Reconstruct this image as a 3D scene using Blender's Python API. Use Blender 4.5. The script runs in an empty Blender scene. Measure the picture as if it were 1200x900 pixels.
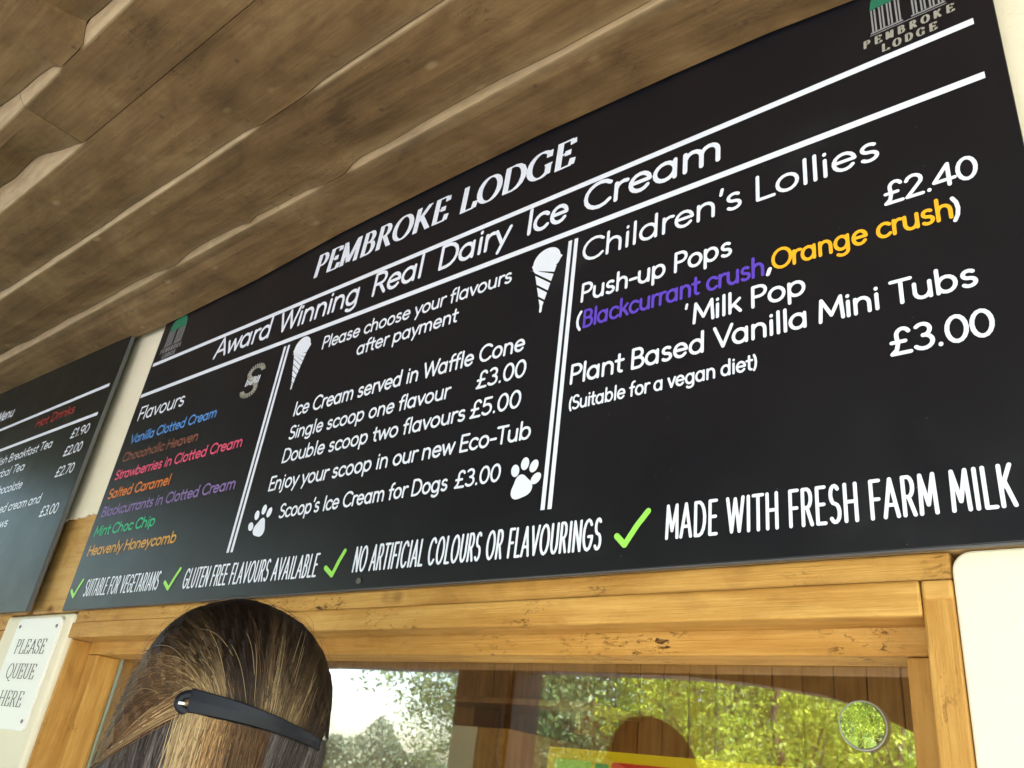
import bpy, math, random
import numpy as np
from mathutils import Vector, Matrix
random.seed(7)
rng = np.random.default_rng(7)
SC = bpy.context.scene
COL = SC.collection
ZC = 1.5                      # camera height; heights named "rel" below are metres above it

# ------------------------------------------------------------------ camera
cam = bpy.data.cameras.new('camera')
cam.sensor_width = 36.0
cam.lens = 28.544
cam.clip_start = 0.02
cam.clip_end = 800
camo = bpy.data.objects.new('camera', cam)
COL.objects.link(camo)
camo.matrix_world = Matrix(((0.77337815, 0.19929101, 0.60180506, 0),
                            (0.62236829, -0.41927439, -0.66095892, 0),
                            (0.12059828, 0.88571557, -0.44829006, ZC),
                            (0, 0, 0, 1)))
SC.camera = camo
# ------------------------------------------------------------------ sky, sun, exposure
SUN_TO = Vector((0.62, 0.42, 0.66)).normalized()      # towards the sun: over the kiosk, from its right end
elev = math.asin(SUN_TO.z)
az = math.atan2(SUN_TO.x, SUN_TO.y)
w = bpy.data.worlds.new('World')
SC.world = w
w.use_nodes = True
wn = w.node_tree.nodes
bg = wn['Background']
sky = wn.new('ShaderNodeTexSky')
sky.sky_type = 'NISHITA'
sky.sun_disc = False
sky.sun_elevation = elev
sky.sun_rotation = az
sky.dust_density = 2.5
sky.air_density = 1.2
w.node_tree.links.new(sky.outputs[0], bg.inputs[0])
bg.inputs[1].default_value = 0.13
sun = bpy.data.lights.new('sun', 'SUN')
sun.energy = 4.5
sun.angle = math.radians(0.5)
sun.color = (1.0, 0.965, 0.92)
suno = bpy.data.objects.new('sun', sun)
COL.objects.link(suno)
suno.rotation_euler = SUN_TO.to_track_quat('Z', 'Y').to_euler()
SC.view_settings.view_transform = 'Standard'
SC.view_settings.look = 'None'
SC.view_settings.gamma = 1
SC.view_settings.exposure = 3.15
SC.cycles.max_bounces = 14
SC.cycles.diffuse_bounces = 7
SC.cycles.transparent_max_bounces = 24
SC.cycles.glossy_bounces = 6

# ------------------------------------------------------------------ helpers
def lin(r, g, b, k=1.0):
    f = lambda c: (c / 12.92 if c <= .04045 else ((c + .055) / 1.055) ** 2.4)
    return (f(r / 255) * k, f(g / 255) * k, f(b / 255) * k, 1)

class MB:
    def __init__(s):
        s.v = []; s.f = []
    def add(s, vs, fs):
        n = len(s.v)
        s.v += [tuple(p) for p in vs]
        s.f += [tuple(i + n for i in f) for f in fs]
        return s
    def box(s, x0, x1, y0, y1, z0, z1):
        return s.add([(x, y, z) for x in (x0, x1) for y in (y0, y1) for z in (z0, z1)],
                     [(0, 1, 3, 2), (4, 6, 7, 5), (0, 4, 5, 1), (2, 3, 7, 6), (0, 2, 6, 4), (1, 5, 7, 3)])
    def prism(s, poly, axis, a, b):
        """poly: 2-D outline in the two other axes; extruded along axis from a to b"""
        def P(p, t):
            q = list(p); q.insert(axis, t); return tuple(q)
        n = len(poly)
        vs = [P(p, a) for p in poly] + [P(p, b) for p in poly]
        fs = [tuple(range(n))[::-1], tuple(range(n, 2 * n))] + [(i, (i + 1) % n, n + (i + 1) % n, n + i) for i in range(n)]
        return s.add(vs, fs)
    def tube(s, pts, rad, n=7):
        pts = [Vector(p) for p in pts]
        base = len(s.v); u = None
        for i, p in enumerate(pts):
            t = (pts[min(i + 1, len(pts) - 1)] - pts[max(i - 1, 0)]).normalized()
            u = t.orthogonal() if u is None else u - t * u.dot(t)
            u.normalize(); v = t.cross(u)
            r = rad[i] if isinstance(rad, (list, tuple)) else rad
            for k in range(n):
                a = 2 * math.pi * k / n
                s.v.append(tuple(p + u * math.cos(a) * r + v * math.sin(a) * r))
        for i in range(len(pts) - 1):
            for k in range(n):
                a = base + i * n + k; b = base + i * n + (k + 1) % n
                s.f.append((a, b, b + n, a + n))
        s.f.append(tuple(base + k for k in range(n))[::-1])
        s.f.append(tuple(base + (len(pts) - 1) * n + k for k in range(n)))
        return s

def wloc(o):
    p = Vector((0, 0, 0))
    while o:
        p = p + o.location; o = o.parent
    return p

def finish(name, me, mat, parent, origin):
    if mat: me.materials.append(mat)
    o = bpy.data.objects.new(name, me)
    COL.objects.link(o)
    o.location = origin - (wloc(parent) if parent else Vector((0, 0, 0)))
    o.parent = parent
    return o

def obj(name, mb, mat, parent=None, bevel=0, seg=2, smooth=False, label=None, rel=True, kind=None):
    """links the collected geometry as ONE mesh object, origin at its own middle"""
    v = np.array(mb.v, dtype=float)
    if rel: v[:, 2] += ZC
    o_ = (v.min(0) + v.max(0)) / 2
    me = bpy.data.meshes.new(name)
    me.from_pydata((v - o_).tolist(), [], mb.f)
    me.update()
    if smooth: me.shade_smooth()
    o = finish(name, me, mat, parent, Vector(o_))
    if bevel:
        m = o.modifiers.new('bevel', 'BEVEL'); m.width = bevel; m.segments = seg; m.limit_method = 'ANGLE'
    if label: o['label'] = label
    if kind: o['kind'] = kind
    return o

def box(name, x0, x1, y0, y1, z0, z1, mat, parent=None, bevel=0.003, **k):
    return obj(name, MB().box(x0, x1, y0, y1, z0, z1), mat, parent, bevel=bevel, **k)

def thing(name, label, cat, loc, group=None):
    o = bpy.data.objects.new(name, None); COL.objects.link(o)
    o.location = loc; o.empty_display_size = .1
    o['label'] = label; o['category'] = cat
    if group: o['group'] = group
    return o

# ------------------------------------------------------------------ materials
def mat(name):
    m = bpy.data.materials.new(name); m.use_nodes = True
    nt = m.node_tree
    return m, nt, nt.nodes['Principled BSDF']

def plain(name, col, rough=.6, spec=.4, bump=0, bscale=60, var=0.0, vscale=6):
    m, nt, b = mat(name)
    N = nt.nodes; L = nt.links
    b.inputs['Base Color'].default_value = col
    b.inputs['Roughness'].default_value = rough
    b.inputs['Specular IOR Level'].default_value = spec
    tc = N.new('ShaderNodeTexCoord')
    if var:
        n = N.new('ShaderNodeTexNoise'); n.inputs['Scale'].default_value = vscale; n.inputs['Detail'].default_value = 8
        L.new(tc.outputs['Object'], n.inputs['Vector'])
        r = N.new('ShaderNodeMapRange'); r.inputs[1].default_value = .3; r.inputs[2].default_value = .7
        r.inputs[3].default_value = 1 - var; r.inputs[4].default_value = 1 + var
        L.new(n.outputs[0], r.inputs[0])
        h = N.new('ShaderNodeHueSaturation'); h.inputs['Color'].default_value = col
        L.new(r.outputs[0], h.inputs['Value']); L.new(h.outputs[0], b.inputs['Base Color'])
    if bump:
        n = N.new('ShaderNodeTexNoise'); n.inputs['Scale'].default_value = bscale; n.inputs['Detail'].default_value = 6
        L.new(tc.outputs['Object'], n.inputs['Vector'])
        bp = N.new('ShaderNodeBump'); bp.inputs['Strength'].default_value = bump; bp.inputs['Distance'].default_value = .004
        L.new(n.outputs[0], bp.inputs['Height']); L.new(bp.outputs[0], b.inputs['Normal'])
    return m

def wood(name, dark, mid, light, axis=0, rough=.65, figure=1.0, knots=True, stain=0.0, spec=.3, bump=.35, fine=1.0, blot=.35):
    """sawn timber: streaky grain along axis, blotches, knots, optional mould stains"""
    m, nt, b = mat(name)
    N = nt.nodes; L = nt.links
    b.inputs['Roughness'].default_value = rough
    b.inputs['Specular IOR Level'].default_value = spec
    tc = N.new('ShaderNodeTexCoord'); oi = N.new('ShaderNodeObjectInfo')
    off = N.new('ShaderNodeVectorMath'); off.operation = 'MULTIPLY_ADD'
    cmb = N.new('ShaderNodeCombineXYZ')
    L.new(oi.outputs['Random'], cmb.inputs[0]); L.new(oi.outputs['Random'], cmb.inputs[1]); L.new(oi.outputs['Random'], cmb.inputs[2])
    off.inputs[1].default_value = (37, 91, 53)
    L.new(cmb.outputs[0], off.inputs[0]); L.new(tc.outputs['Object'], off.inputs[2])
    def mapped(sc):
        mp = N.new('ShaderNodeMapping')
        s = [sc[1]] * 3; s[axis] = sc[0]
        mp.inputs['Scale'].default_value = s
        L.new(off.outputs[0], mp.inputs['Vector']); return mp.outputs[0]
    def noise(vec, scale, detail=6, dist=0, rough_=.6):
        n = N.new('ShaderNodeTexNoise'); n.inputs['Scale'].default_value = scale
        n.inputs['Detail'].default_value = detail; n.inputs['Distortion'].default_value = dist
        n.inputs['Roughness'].default_value = rough_
        L.new(vec, n.inputs['Vector']); return n.outputs[0]
    g1 = noise(mapped((1.0, 16)), 3 * fine, 8, .4)           # growth-ring streaks
    g2 = noise(mapped((2.5, 70)), 4 * fine, 4, 0)            # fine fibre
    bl = noise(mapped((1.2, 2.6)), 3.2, 7, .6, .65)               # blotches
    def mathn(op, a, bb, c=None):
        n = N.new('ShaderNodeMath'); n.operation = op
        for i, q in enumerate((a, bb, c)):
            if q is None: continue
            if isinstance(q, (int, float)): n.inputs[i].default_value = q
            else: L.new(q, n.inputs[i])
        return n.outputs[0]
    f = mathn('MULTIPLY', g1, .5 * figure)
    f = mathn('MULTIPLY_ADD', g2, .22 * figure, f)
    f = mathn('MULTIPLY_ADD', bl, 1 - .72 * figure, f) if figure < 1.2 else f
    cr = N.new('ShaderNodeValToRGB')
    e = cr.color_ramp.elements
    e[0].position = .36; e[0].color = dark
    e[1].position = .64; e[1].color = light
    k = e.new(.5); k.color = mid
    L.new(f, cr.inputs[0])
    col = cr.outputs[0]
    def mixc(fac, a, bcol, mode='MULTIPLY'):
        x = N.new('ShaderNodeMix'); x.data_type = 'RGBA'; x.blend_type = mode
        if isinstance(fac, (int, float)): x.inputs[0].default_value = fac
        else: L.new(fac, x.inputs[0])
        L.new(a, x.inputs[6])
        if isinstance(bcol, tuple): x.inputs[7].default_value = bcol
        else: L.new(bcol, x.inputs[7])
        return x.outputs[2]
    bl2 = noise(mapped((1.0, 2.0)), 7, 8, 1.2)
    mr = N.new('ShaderNodeMapRange'); mr.inputs[1].default_value = .52; mr.inputs[2].default_value = .7; mr.inputs[4].default_value = blot
    L.new(bl2, mr.inputs[0])
    col = mixc(mr.outputs[0], col, (.42, .34, .28, 1))
    height = g2
    if knots:
        vo = N.new('ShaderNodeTexVoronoi'); vo.inputs['Scale'].default_value = 2.3; vo.inputs['Randomness'].default_value = 1
        dv = N.new('ShaderNodeVectorMath'); dv.operation = 'MULTIPLY_ADD'
        nz = N.new('ShaderNodeTexNoise'); nz.inputs['Scale'].default_value = 14; L.new(off.outputs[0], nz.inputs['Vector'])
        dv.inputs[1].default_value = (.07, .07, .07)
        L.new(nz.outputs['Color'], dv.inputs[0]); L.new(mapped((.8, 1.9)), dv.inputs[2])
        L.new(dv.outputs[0], vo.inputs['Vector'])
        r = N.new('ShaderNodeMapRange'); r.inputs[1].default_value = .015; r.inputs[2].default_value = .075
        r.inputs[3].default_value = .85; r.inputs[4].default_value = 0
        L.new(vo.outputs['Distance'], r.inputs[0])
        col = mixc(r.outputs[0], col, (.22, .13, .08, 1))
    if stain:
        st = noise(off.outputs[0], 5, 2, 0)
        st2 = noise(mapped((10, 26)), 4.5, 8, .8, .75)
        a = N.new('ShaderNodeMapRange'); a.inputs[1].default_value = .50; a.inputs[2].default_value = .62; L.new(st, a.inputs[0])
        c2 = N.new('ShaderNodeMapRange'); c2.inputs[1].default_value = .54; c2.inputs[2].default_value = .62; L.new(st2, c2.inputs[0])
        col = mixc(mathn('MULTIPLY', mathn('MULTIPLY', a.outputs[0], c2.outputs[0]), stain), col, (.09, .05, .035, 1))
    L.new(col, b.inputs['Base Color'])
    bp = N.new('ShaderNodeBump'); bp.inputs['Strength'].default_value = bump; bp.inputs['Distance'].default_value = .0025
    L.new(mathn('ADD', height, bl2), bp.inputs['Height']); L.new(bp.outputs[0], b.inputs['Normal'])
    return m

M = {}
M['soffit'] = wood('weathered_sawn_boards', (.072, .039, .015, 1), (.142, .080, .033, 1), (.212, .132, .060, 1), 0, rough=.75, figure=.62, stain=.45, blot=.40, bump=.35, fine=.55)
M['waney'] = wood('lit_edge_wood', (.26, .17, .08, 1), (.36, .25, .125, 1), (.46, .34, .19, 1), 0, rough=.7, figure=.6, blot=.25, knots=False)  # paler copy of the boards, for edges that catch the light
def add_edge_light(m, pale):
    """paints the light caught by the board edges as a paler colour; 'pale' is stored on the board's edge vertices"""
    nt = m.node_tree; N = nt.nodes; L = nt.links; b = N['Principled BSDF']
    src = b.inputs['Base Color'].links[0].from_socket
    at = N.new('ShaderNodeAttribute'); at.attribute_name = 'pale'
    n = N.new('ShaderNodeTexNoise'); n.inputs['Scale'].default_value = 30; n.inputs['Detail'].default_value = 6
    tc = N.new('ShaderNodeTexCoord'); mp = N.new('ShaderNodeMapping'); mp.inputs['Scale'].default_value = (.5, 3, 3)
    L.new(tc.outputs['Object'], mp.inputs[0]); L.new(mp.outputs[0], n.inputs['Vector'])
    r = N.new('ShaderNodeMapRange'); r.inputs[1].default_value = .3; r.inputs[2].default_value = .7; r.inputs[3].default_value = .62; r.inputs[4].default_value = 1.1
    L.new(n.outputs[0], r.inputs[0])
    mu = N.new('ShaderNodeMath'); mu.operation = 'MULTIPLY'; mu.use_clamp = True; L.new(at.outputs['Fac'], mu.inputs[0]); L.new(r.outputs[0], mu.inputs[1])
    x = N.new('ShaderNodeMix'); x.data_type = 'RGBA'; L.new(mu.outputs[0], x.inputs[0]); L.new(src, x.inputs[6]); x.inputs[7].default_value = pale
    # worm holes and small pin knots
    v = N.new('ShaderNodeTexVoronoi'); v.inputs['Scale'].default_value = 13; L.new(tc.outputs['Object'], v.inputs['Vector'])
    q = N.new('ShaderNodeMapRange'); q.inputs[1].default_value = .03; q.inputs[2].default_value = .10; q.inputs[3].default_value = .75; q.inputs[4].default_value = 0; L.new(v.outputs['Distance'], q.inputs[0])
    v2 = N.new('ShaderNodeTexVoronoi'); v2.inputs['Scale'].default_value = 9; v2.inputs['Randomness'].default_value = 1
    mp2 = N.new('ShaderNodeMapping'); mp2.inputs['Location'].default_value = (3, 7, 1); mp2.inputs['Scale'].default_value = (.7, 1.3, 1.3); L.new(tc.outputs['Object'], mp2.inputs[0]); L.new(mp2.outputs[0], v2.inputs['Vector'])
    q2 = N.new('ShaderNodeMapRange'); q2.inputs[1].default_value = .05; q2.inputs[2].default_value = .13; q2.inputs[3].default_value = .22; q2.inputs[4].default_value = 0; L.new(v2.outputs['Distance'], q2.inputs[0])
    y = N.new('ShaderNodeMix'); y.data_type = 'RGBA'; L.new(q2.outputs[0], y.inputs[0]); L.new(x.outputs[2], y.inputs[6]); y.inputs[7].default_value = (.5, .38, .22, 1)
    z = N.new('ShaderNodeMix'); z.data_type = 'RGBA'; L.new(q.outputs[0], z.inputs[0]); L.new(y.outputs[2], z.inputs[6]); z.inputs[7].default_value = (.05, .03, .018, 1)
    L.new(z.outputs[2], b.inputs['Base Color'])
add_edge_light(M['soffit'], (.52, .40, .25, 1))
M['frame'] = wood('golden_oak_frame', (.38, .175, .032, 1), (.50, .265, .062, 1), (.64, .38, .11, 1), 0, rough=.62, figure=.9, stain=.95, spec=.25, blot=.34, knots=True, bump=.6)
M['frame_v'] = wood('golden_oak_upright', (.38, .175, .032, 1), (.50, .265, .062, 1), (.64, .38, .11, 1), 2, rough=.62, figure=.9, stain=.8, spec=.25, blot=.34, knots=True, bump=.6)
M['beam'] = wood('lintel_beam_wood', (.40, .21, .055, 1), (.54, .32, .10, 1), (.64, .42, .16, 1), 0, rough=.6, figure=.7, stain=.3)
M['inner'] = wood('varnished_interior_boards', (.34, .155, .045, 1), (.48, .25, .08, 1), (.60, .34, .12, 1), 2, rough=.4, figure=.8, blot=.2)
M['dark_timber'] = wood('dark_stained_timber', (.018, .014, .011, 1), (.03, .023, .018, 1), (.05, .038, .03, 1), 2, rough=.6, figure=.8)
M['cream'] = plain('cream_masonry_paint', (.78, .72, .55, 1), .7, .3, bump=.25, bscale=90, var=.03, vscale=3)
M['trunk'] = plain('bark', (.045, .035, .025, 1), .9, .2, bump=.8, bscale=20, var=.3)
M['grass'] = plain('grass_field', (.10, .15, .04, 1), .9, .1, var=.3, vscale=.3)
M['paving'] = plain('pale_gravel_path', (.40, .395, .40, 1), .9, .2, bump=.4, bscale=60, var=.15, vscale=2)
M['concrete'] = plain('concrete_paving_slabs', (.36, .34, .30, 1), .85, .25, bump=.3, bscale=40, var=.12, vscale=3)
M['roof'] = plain('roof_felt', (.06, .06, .055, 1), .9, .2)
M['metal'] = plain('dull_screw_metal', (.12, .11, .10, 1), .45, .5)
M['sign_white'] = plain('white_enamel_plate', (.82, .81, .76, 1), .4, .5)
M['ink'] = plain('dark_grey_ink', (.05, .055, .05, 1), .6, .3)
M['edge'] = plain('dark_grey_cut_edge', (.09, .09, .095, 1), .6, .4)
M['steel'] = plain('grey_aluminium_edge', (.32, .33, .34, 1), .5, .5)

def board_mat(name, base):
    m, nt, b = mat(name); N = nt.nodes; L = nt.links
    tc = N.new('ShaderNodeTexCoord')
    n = N.new('ShaderNodeTexNoise'); n.inputs['Scale'].default_value = 3.5; n.inputs['Detail'].default_value = 9; n.inputs['Roughness'].default_value = .7
    L.new(tc.outputs['Object'], n.inputs['Vector'])
    r = N.new('ShaderNodeMapRange'); r.inputs[1].default_value = .35; r.inputs[2].default_value = .7; r.inputs[3].default_value = .34; r.inputs[4].default_value = .46
    L.new(n.outputs[0], r.inputs[0]); L.new(r.outputs[0], b.inputs['Roughness'])
    # dust specks and faint smears
    v = N.new('ShaderNodeTexVoronoi'); v.inputs['Scale'].default_value = 34
    L.new(tc.outputs['Object'], v.inputs['Vector'])
    sp = N.new('ShaderNodeMapRange'); sp.inputs[1].default_value = .018; sp.inputs[2].default_value = .035; sp.inputs[3].default_value = .5; sp.inputs[4].default_value = 0
    L.new(v.outputs['Distance'], sp.inputs[0])
    sm = N.new('ShaderNodeMapRange'); sm.inputs[1].default_value = .6; sm.inputs[2].default_value = .8; sm.inputs[4].default_value = .05
    L.new(n.outputs[0], sm.inputs[0])
    ad = N.new('ShaderNodeMath'); ad.operation = 'MAXIMUM'; L.new(sp.outputs[0], ad.inputs[0]); L.new(sm.outputs[0], ad.inputs[1])
    mx = N.new('ShaderNodeMix'); mx.data_type = 'RGBA'; mx.inputs[6].default_value = base; mx.inputs[7].default_value = (.25, .25, .26, 1)
    L.new(ad.outputs[0], mx.inputs[0]); L.new(mx.outputs[2], b.inputs['Base Color'])
    b.inputs['Specular IOR Level'].default_value = .5
    return m
M['board'] = board_mat('black_laminate', (.0045, .005, .0085, 1))
M['board_left'] = board_mat('black_laminate_left', (.007, .0075, .0065, 1))
M['board_left'].node_tree.nodes['Principled BSDF'].inputs['Specular IOR Level'].default_value = .32

INK = {}
def ink(c):
    if c not in INK:
        v = {'white': (.72, .76, .86), 'blue': (.09, .26, .62), 'brown': (.21, .080, .055), 'pink': (.66, .085, .17),
             'orange': (.60, .17, .03), 'purple': (.21, .14, .34), 'green': (.03, .42, .19), 'honey': (.56, .29, .05),
             'violet': (.11, .055, .50), 'yellow': (.86, .42, .02), 'tick': (.30, .68, .10), 'red': (.40, .035, .035),
             'grey': (.27, .27, .28), 'logo_green': (.02, .16, .09), 'badge': (.33, .32, .27), 'black': (.02, .02, .02)}[c]
        INK[c] = plain('print_' + c, (*v, 1), .45, .4)
    return INK[c]

def glass_mat(name, f0=.2, tint=(.93, .95, .93, 1), rough=0.0, spread=True):
    m = bpy.data.materials.new(name); m.use_nodes = True
    nt = m.node_tree; N = nt.nodes; L = nt.links
    N.remove(N['Principled BSDF']); out = N['Material Output']
    lw = N.new('ShaderNodeLayerWeight'); lw.inputs[0].default_value = .5
    p = N.new('ShaderNodeMath'); p.operation = 'POWER'; p.inputs[1].default_value = 4
    L.new(lw.outputs['Facing'], p.inputs[0])
    ma = N.new('ShaderNodeMath'); ma.operation = 'MULTIPLY_ADD'; ma.inputs[1].default_value = 1 - f0; ma.inputs[2].default_value = f0
    L.new(p.outputs[0], ma.inputs[0])
    t = N.new('ShaderNodeBsdfTransparent'); t.inputs[0].default_value = tint
    g = N.new('ShaderNodeBsdfGlossy'); g.inputs['Roughness'].default_value = rough
    # float glass is never perfectly flat
    tc = N.new('ShaderNodeTexCoord'); n = N.new('ShaderNodeTexNoise'); n.inputs['Scale'].default_value = 3.0; n.inputs['Detail'].default_value = 2
    L.new(tc.outputs['Object'], n.inputs['Vector'])
    bp = N.new('ShaderNodeBump'); bp.inputs['Strength'].default_value = .05; bp.inputs['Distance'].default_value = .01
    L.new(n.outputs[0], bp.inputs['Height']); L.new(bp.outputs[0], g.inputs['Normal'])
    x = N.new('ShaderNodeMixShader')
    L.new(ma.outputs[0], x.inputs[0]); L.new(t.outputs[0], x.inputs[1]); L.new(g.outputs[0], x.inputs[2])
    L.new(x.outputs[0], out.inputs[0])
    return m
M['glass'] = glass_mat('window_glass', .24, rough=.019)
M['glass_edge'] = plain('green_glass_edge', (.22, .30, .25, 1), .3, .5)

def leaf_mat(name, c1, c2, trans=.45):
    m, nt, b = mat(name); N = nt.nodes; L = nt.links
    b.inputs['Roughness'].default_value = .5
    at = N.new('ShaderNodeAttribute'); at.attribute_name = 'shade'
    mx = N.new('ShaderNodeMix'); mx.data_type = 'RGBA'; mx.inputs[6].default_value = c1; mx.inputs[7].default_value = c2
    L.new(at.outputs['Fac'], mx.inputs[0]); L.new(mx.outputs[2], b.inputs['Base Color'])
    tr = N.new('ShaderNodeBsdfTranslucent'); L.new(mx.outputs[2], tr.inputs[0])
    ms = N.new('ShaderNodeMixShader'); ms.inputs[0].default_value = trans
    L.new(b.outputs[0], ms.inputs[1]); L.new(tr.outputs[0], ms.inputs[2]); L.new(ms.outputs[0], N['Material Output'].inputs[0])
    return m
M['leaf_green'] = leaf_mat('mid_green_leaves', (.045, .09, .03, 1), (.16, .23, .085, 1))
M['leaf_grey'] = leaf_mat('grey_green_leaves', (.08, .11, .07, 1), (.24, .28, .19, 1))
M['leaf_lime'] = leaf_mat('yellow_green_leaves', (.10, .19, .02, 1), (.42, .50, .04, 1))
M['leaf_dark'] = leaf_mat('dark_green_leaves', (.03, .065, .022, 1), (.07, .12, .035, 1))

# ------------------------------------------------------------------ ground
def sheet(name, x0, x1, y0, y1, z, m, kind='structure', nx=1, ny=1):
    b = MB()
    b.add([(x0, y0, z), (x1, y0, z), (x1, y1, z), (x0, y1, z)], [(0, 1, 2, 3)])
    return obj(name, b, m, rel=False, kind=kind)
sheet('ground', -400, 400, -400, 400, 0.0, M['grass'])
sheet('gravel_path', -30, 25, -13.0, -1.9, 0.006, M['paving'])
g = MB()                                       # low hill on the far side
for i in range(41):
    x = -330 + 330 * i / 40
    h = 5.5 + 2.2 * math.sin(i * .33) + 1.1 * math.sin(i * .9 + 1)
    g.v += [(x, -150, 0), (x, -185, h), (x, -330, h + 3)]
for i in range(40):
    for k in (0, 1):
        a = i * 3 + k; g.f.append((a, a + 3, a + 4, a + 1))
obj('hill', g, M['grass'], rel=False, kind='structure', smooth=True)

# ------------------------------------------------------------------ kiosk
KI = thing('ice_cream_kiosk', 'cream kiosk with golden wood serving window, menu boards and boarded veranda ceiling', 'kiosk', (-2.0, 1.0, 0))
XL, XR = -5.2, 1.4
WY = 1.0
# masonry
box('cream_wall', XL, XR, WY, WY + .16, .605, 1.45, M['cream'], KI, bevel=.006)
pr = [(-.2076, -1.5), (XR, -1.5), (XR, .303)] + [(-.2076 + .022 * (1 - math.sin(q)), .303 - .022 * (1 - math.cos(q))) for q in np.linspace(0, math.pi / 2, 7)]
obj('cream_wall', MB().prism(pr, 1, WY - .006, WY + .16), M['cream'], KI, bevel=.003, seg=2)       # pier right of the window
box('cream_wall', -2.845, -2.393, WY - .012, WY + .16, -1.5, .300, M['cream'], KI, bevel=.012, seg=3)   # pier with the notice
box('cream_wall', -2.393, -.205, WY + .004, WY + .16, -1.5, -.55, M['cream'], KI, bevel=0)
box('cream_wall', XL, -2.845, WY + .004, WY + .16, -1.5, -.55, M['cream'], KI, bevel=0)
box('lintel_beam', XL, -2.775, WY + .006, WY + .15, .306, .603, M['beam'], KI, bevel=.004)
box('lintel_beam', -2.728, XR, WY + .006, WY + .15, .306, .603, M['beam'], KI, bevel=.006)
box('dark_backing', -2.775, -2.728, WY + .10, WY + .15, .306, .603, M['dark_timber'], KI, bevel=0)  # dark strip by the left board: beam split, dark timber set behind
# ragged lower lip of the paint over the beam, between the boards
rg = MB(); n = 60; x0, x1 = -2.76, -2.40; rs = np.convolve(np.random.default_rng(4).normal(size=70), [.1, .2, .4, .2, .1], 'valid')
pts = [(x0, .64)] + [(x0 + (x1 - x0) * i / n, .599 + .006 * rs[i]) for i in range(n + 1)] + [(x1, .64)]
rg.prism([(p[0], p[1]) for p in pts], 1, WY - .003, WY + .004)
obj('paint_edge', rg, M['cream'], KI)
# serving window head: two stepped boards, then the sash
def wbox(name, x0, x1, y0, y1, z0, z1, m='frame', parent=None, bevel=.003):
    return box(name, x0, x1, y0, y1, z0, z1, M[m], parent or KI, bevel=bevel)
wbox('head_board', -2.393, -.209, WY - .002, WY + .16, .2735, .305)
wbox('head_board', -2.393, -.243, WY - .008, WY + .055, .233, .2725)
wbox('jamb', -.242, -.2085, WY - .006, WY + .16, -.55, .2725, 'frame_v')
wbox('jamb_cap', -.2405, -.2095, WY - .0085, WY - .001, .250, .2715, 'frame')
wbox('jamb', -2.3925, -2.386, WY + .004, WY + .16, -.55, .232, 'frame_v')
SA = wbox('sash_rail', -2.386, -.243, WY + .058, WY + .128, .2015, .245)
wbox('sash_stile', -2.3855, -2.330, WY + .060, WY + .126, -.50, .2005, 'frame_v')
wbox('sash_stile', -.282, -.2435, WY + .060, WY + .128, -.50, .2005, 'frame_v')
wbox('sash_rail', -2.329, -.283, WY + .060, WY + .128, -.50, -.44)
wbox('window_sill', -2.42, -.18, WY - .20, WY + .20, -.56, -.505)
gl = box('glass_pane', -2.3285, -.2835, WY + .130, WY + .134, -.44, .30, M['glass'], SA, bevel=0)
box('glass_edge', -2.3285, -2.3225, WY + .1255, WY + .1295, -.44, .2005, M['glass_edge'], SA, bevel=0)
# round plastic vent in the glass
def ring(cx, cy, cz, r, t, n=48):
    b = MB(); m_ = 8
    for i in range(n):
        a = 2 * math.pi * i / n
        for k in range(m_):
            q = 2 * math.pi * k / m_
            rr = r + t * math.cos(q)
            b.v.append((cx + rr * math.cos(a), cy + t * math.sin(q), cz + rr * math.sin(a)))
    for i in range(n):
        for k in range(m_):
            j = (i + 1) % n; l = (k + 1) % m_
            b.f.append((i * m_ + k, j * m_ + k, j * m_ + l, i * m_ + l))
    return b
M['clear'] = plain('frosted_clear_plastic', (.34, .37, .33, 1), .3, .5)
VR = obj('vent_ring', ring(-.357, WY + .124, .130, .0285, .0013), M['clear'], SA, smooth=True)
dm = glass_mat('clear_vent_plastic', .50, (.40, .48, .38, 1), rough=.02)
b = MB(); nn = 40
b.v.append((-.357, WY + .121, .130))
for q in (.4, .75, 1.0):
    for i in range(nn):
        a = 2 * math.pi * i / nn
        b.v.append((-.357 + .0268 * q * math.cos(a), WY + .121 + .0004 * q * q - .06 * .0268 * q * math.sin(a), .130 + .0268 * q * math.sin(a)))
for i in range(nn): b.f.append((0, 1 + i, 1 + (i + 1) % nn))
for k in (0, 1):
    for i in range(nn):
        a = 1 + k * nn + i; c_ = 1 + k * nn + (i + 1) % nn
        b.f.append((a, a + nn, c_ + nn, c_))
obj('vent_disc', b, dm, SA, smooth=True)
# neighbouring window, only its head is in the picture
wbox('head_board', XL, -2.845, WY - .004, WY + .16, .262, .305)
wbox('head_board', XL, -2.846, WY + .002, WY + .07, .200, .261)
wbox('sash_rail', XL, -2.90, WY + .058, WY + .12, .15, .199)
wbox('sash_stile', -2.90, -2.846, WY + .056, WY + .122, -.55, .199, 'frame_v')
box('glass_pane', XL, -2.901, WY + .13, WY + .134, -.55, .3, M['glass'], KI, bevel=0)
wbox('window_sill', XL, -2.845, WY - .20, WY + .20, -.56, -.505)

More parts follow.
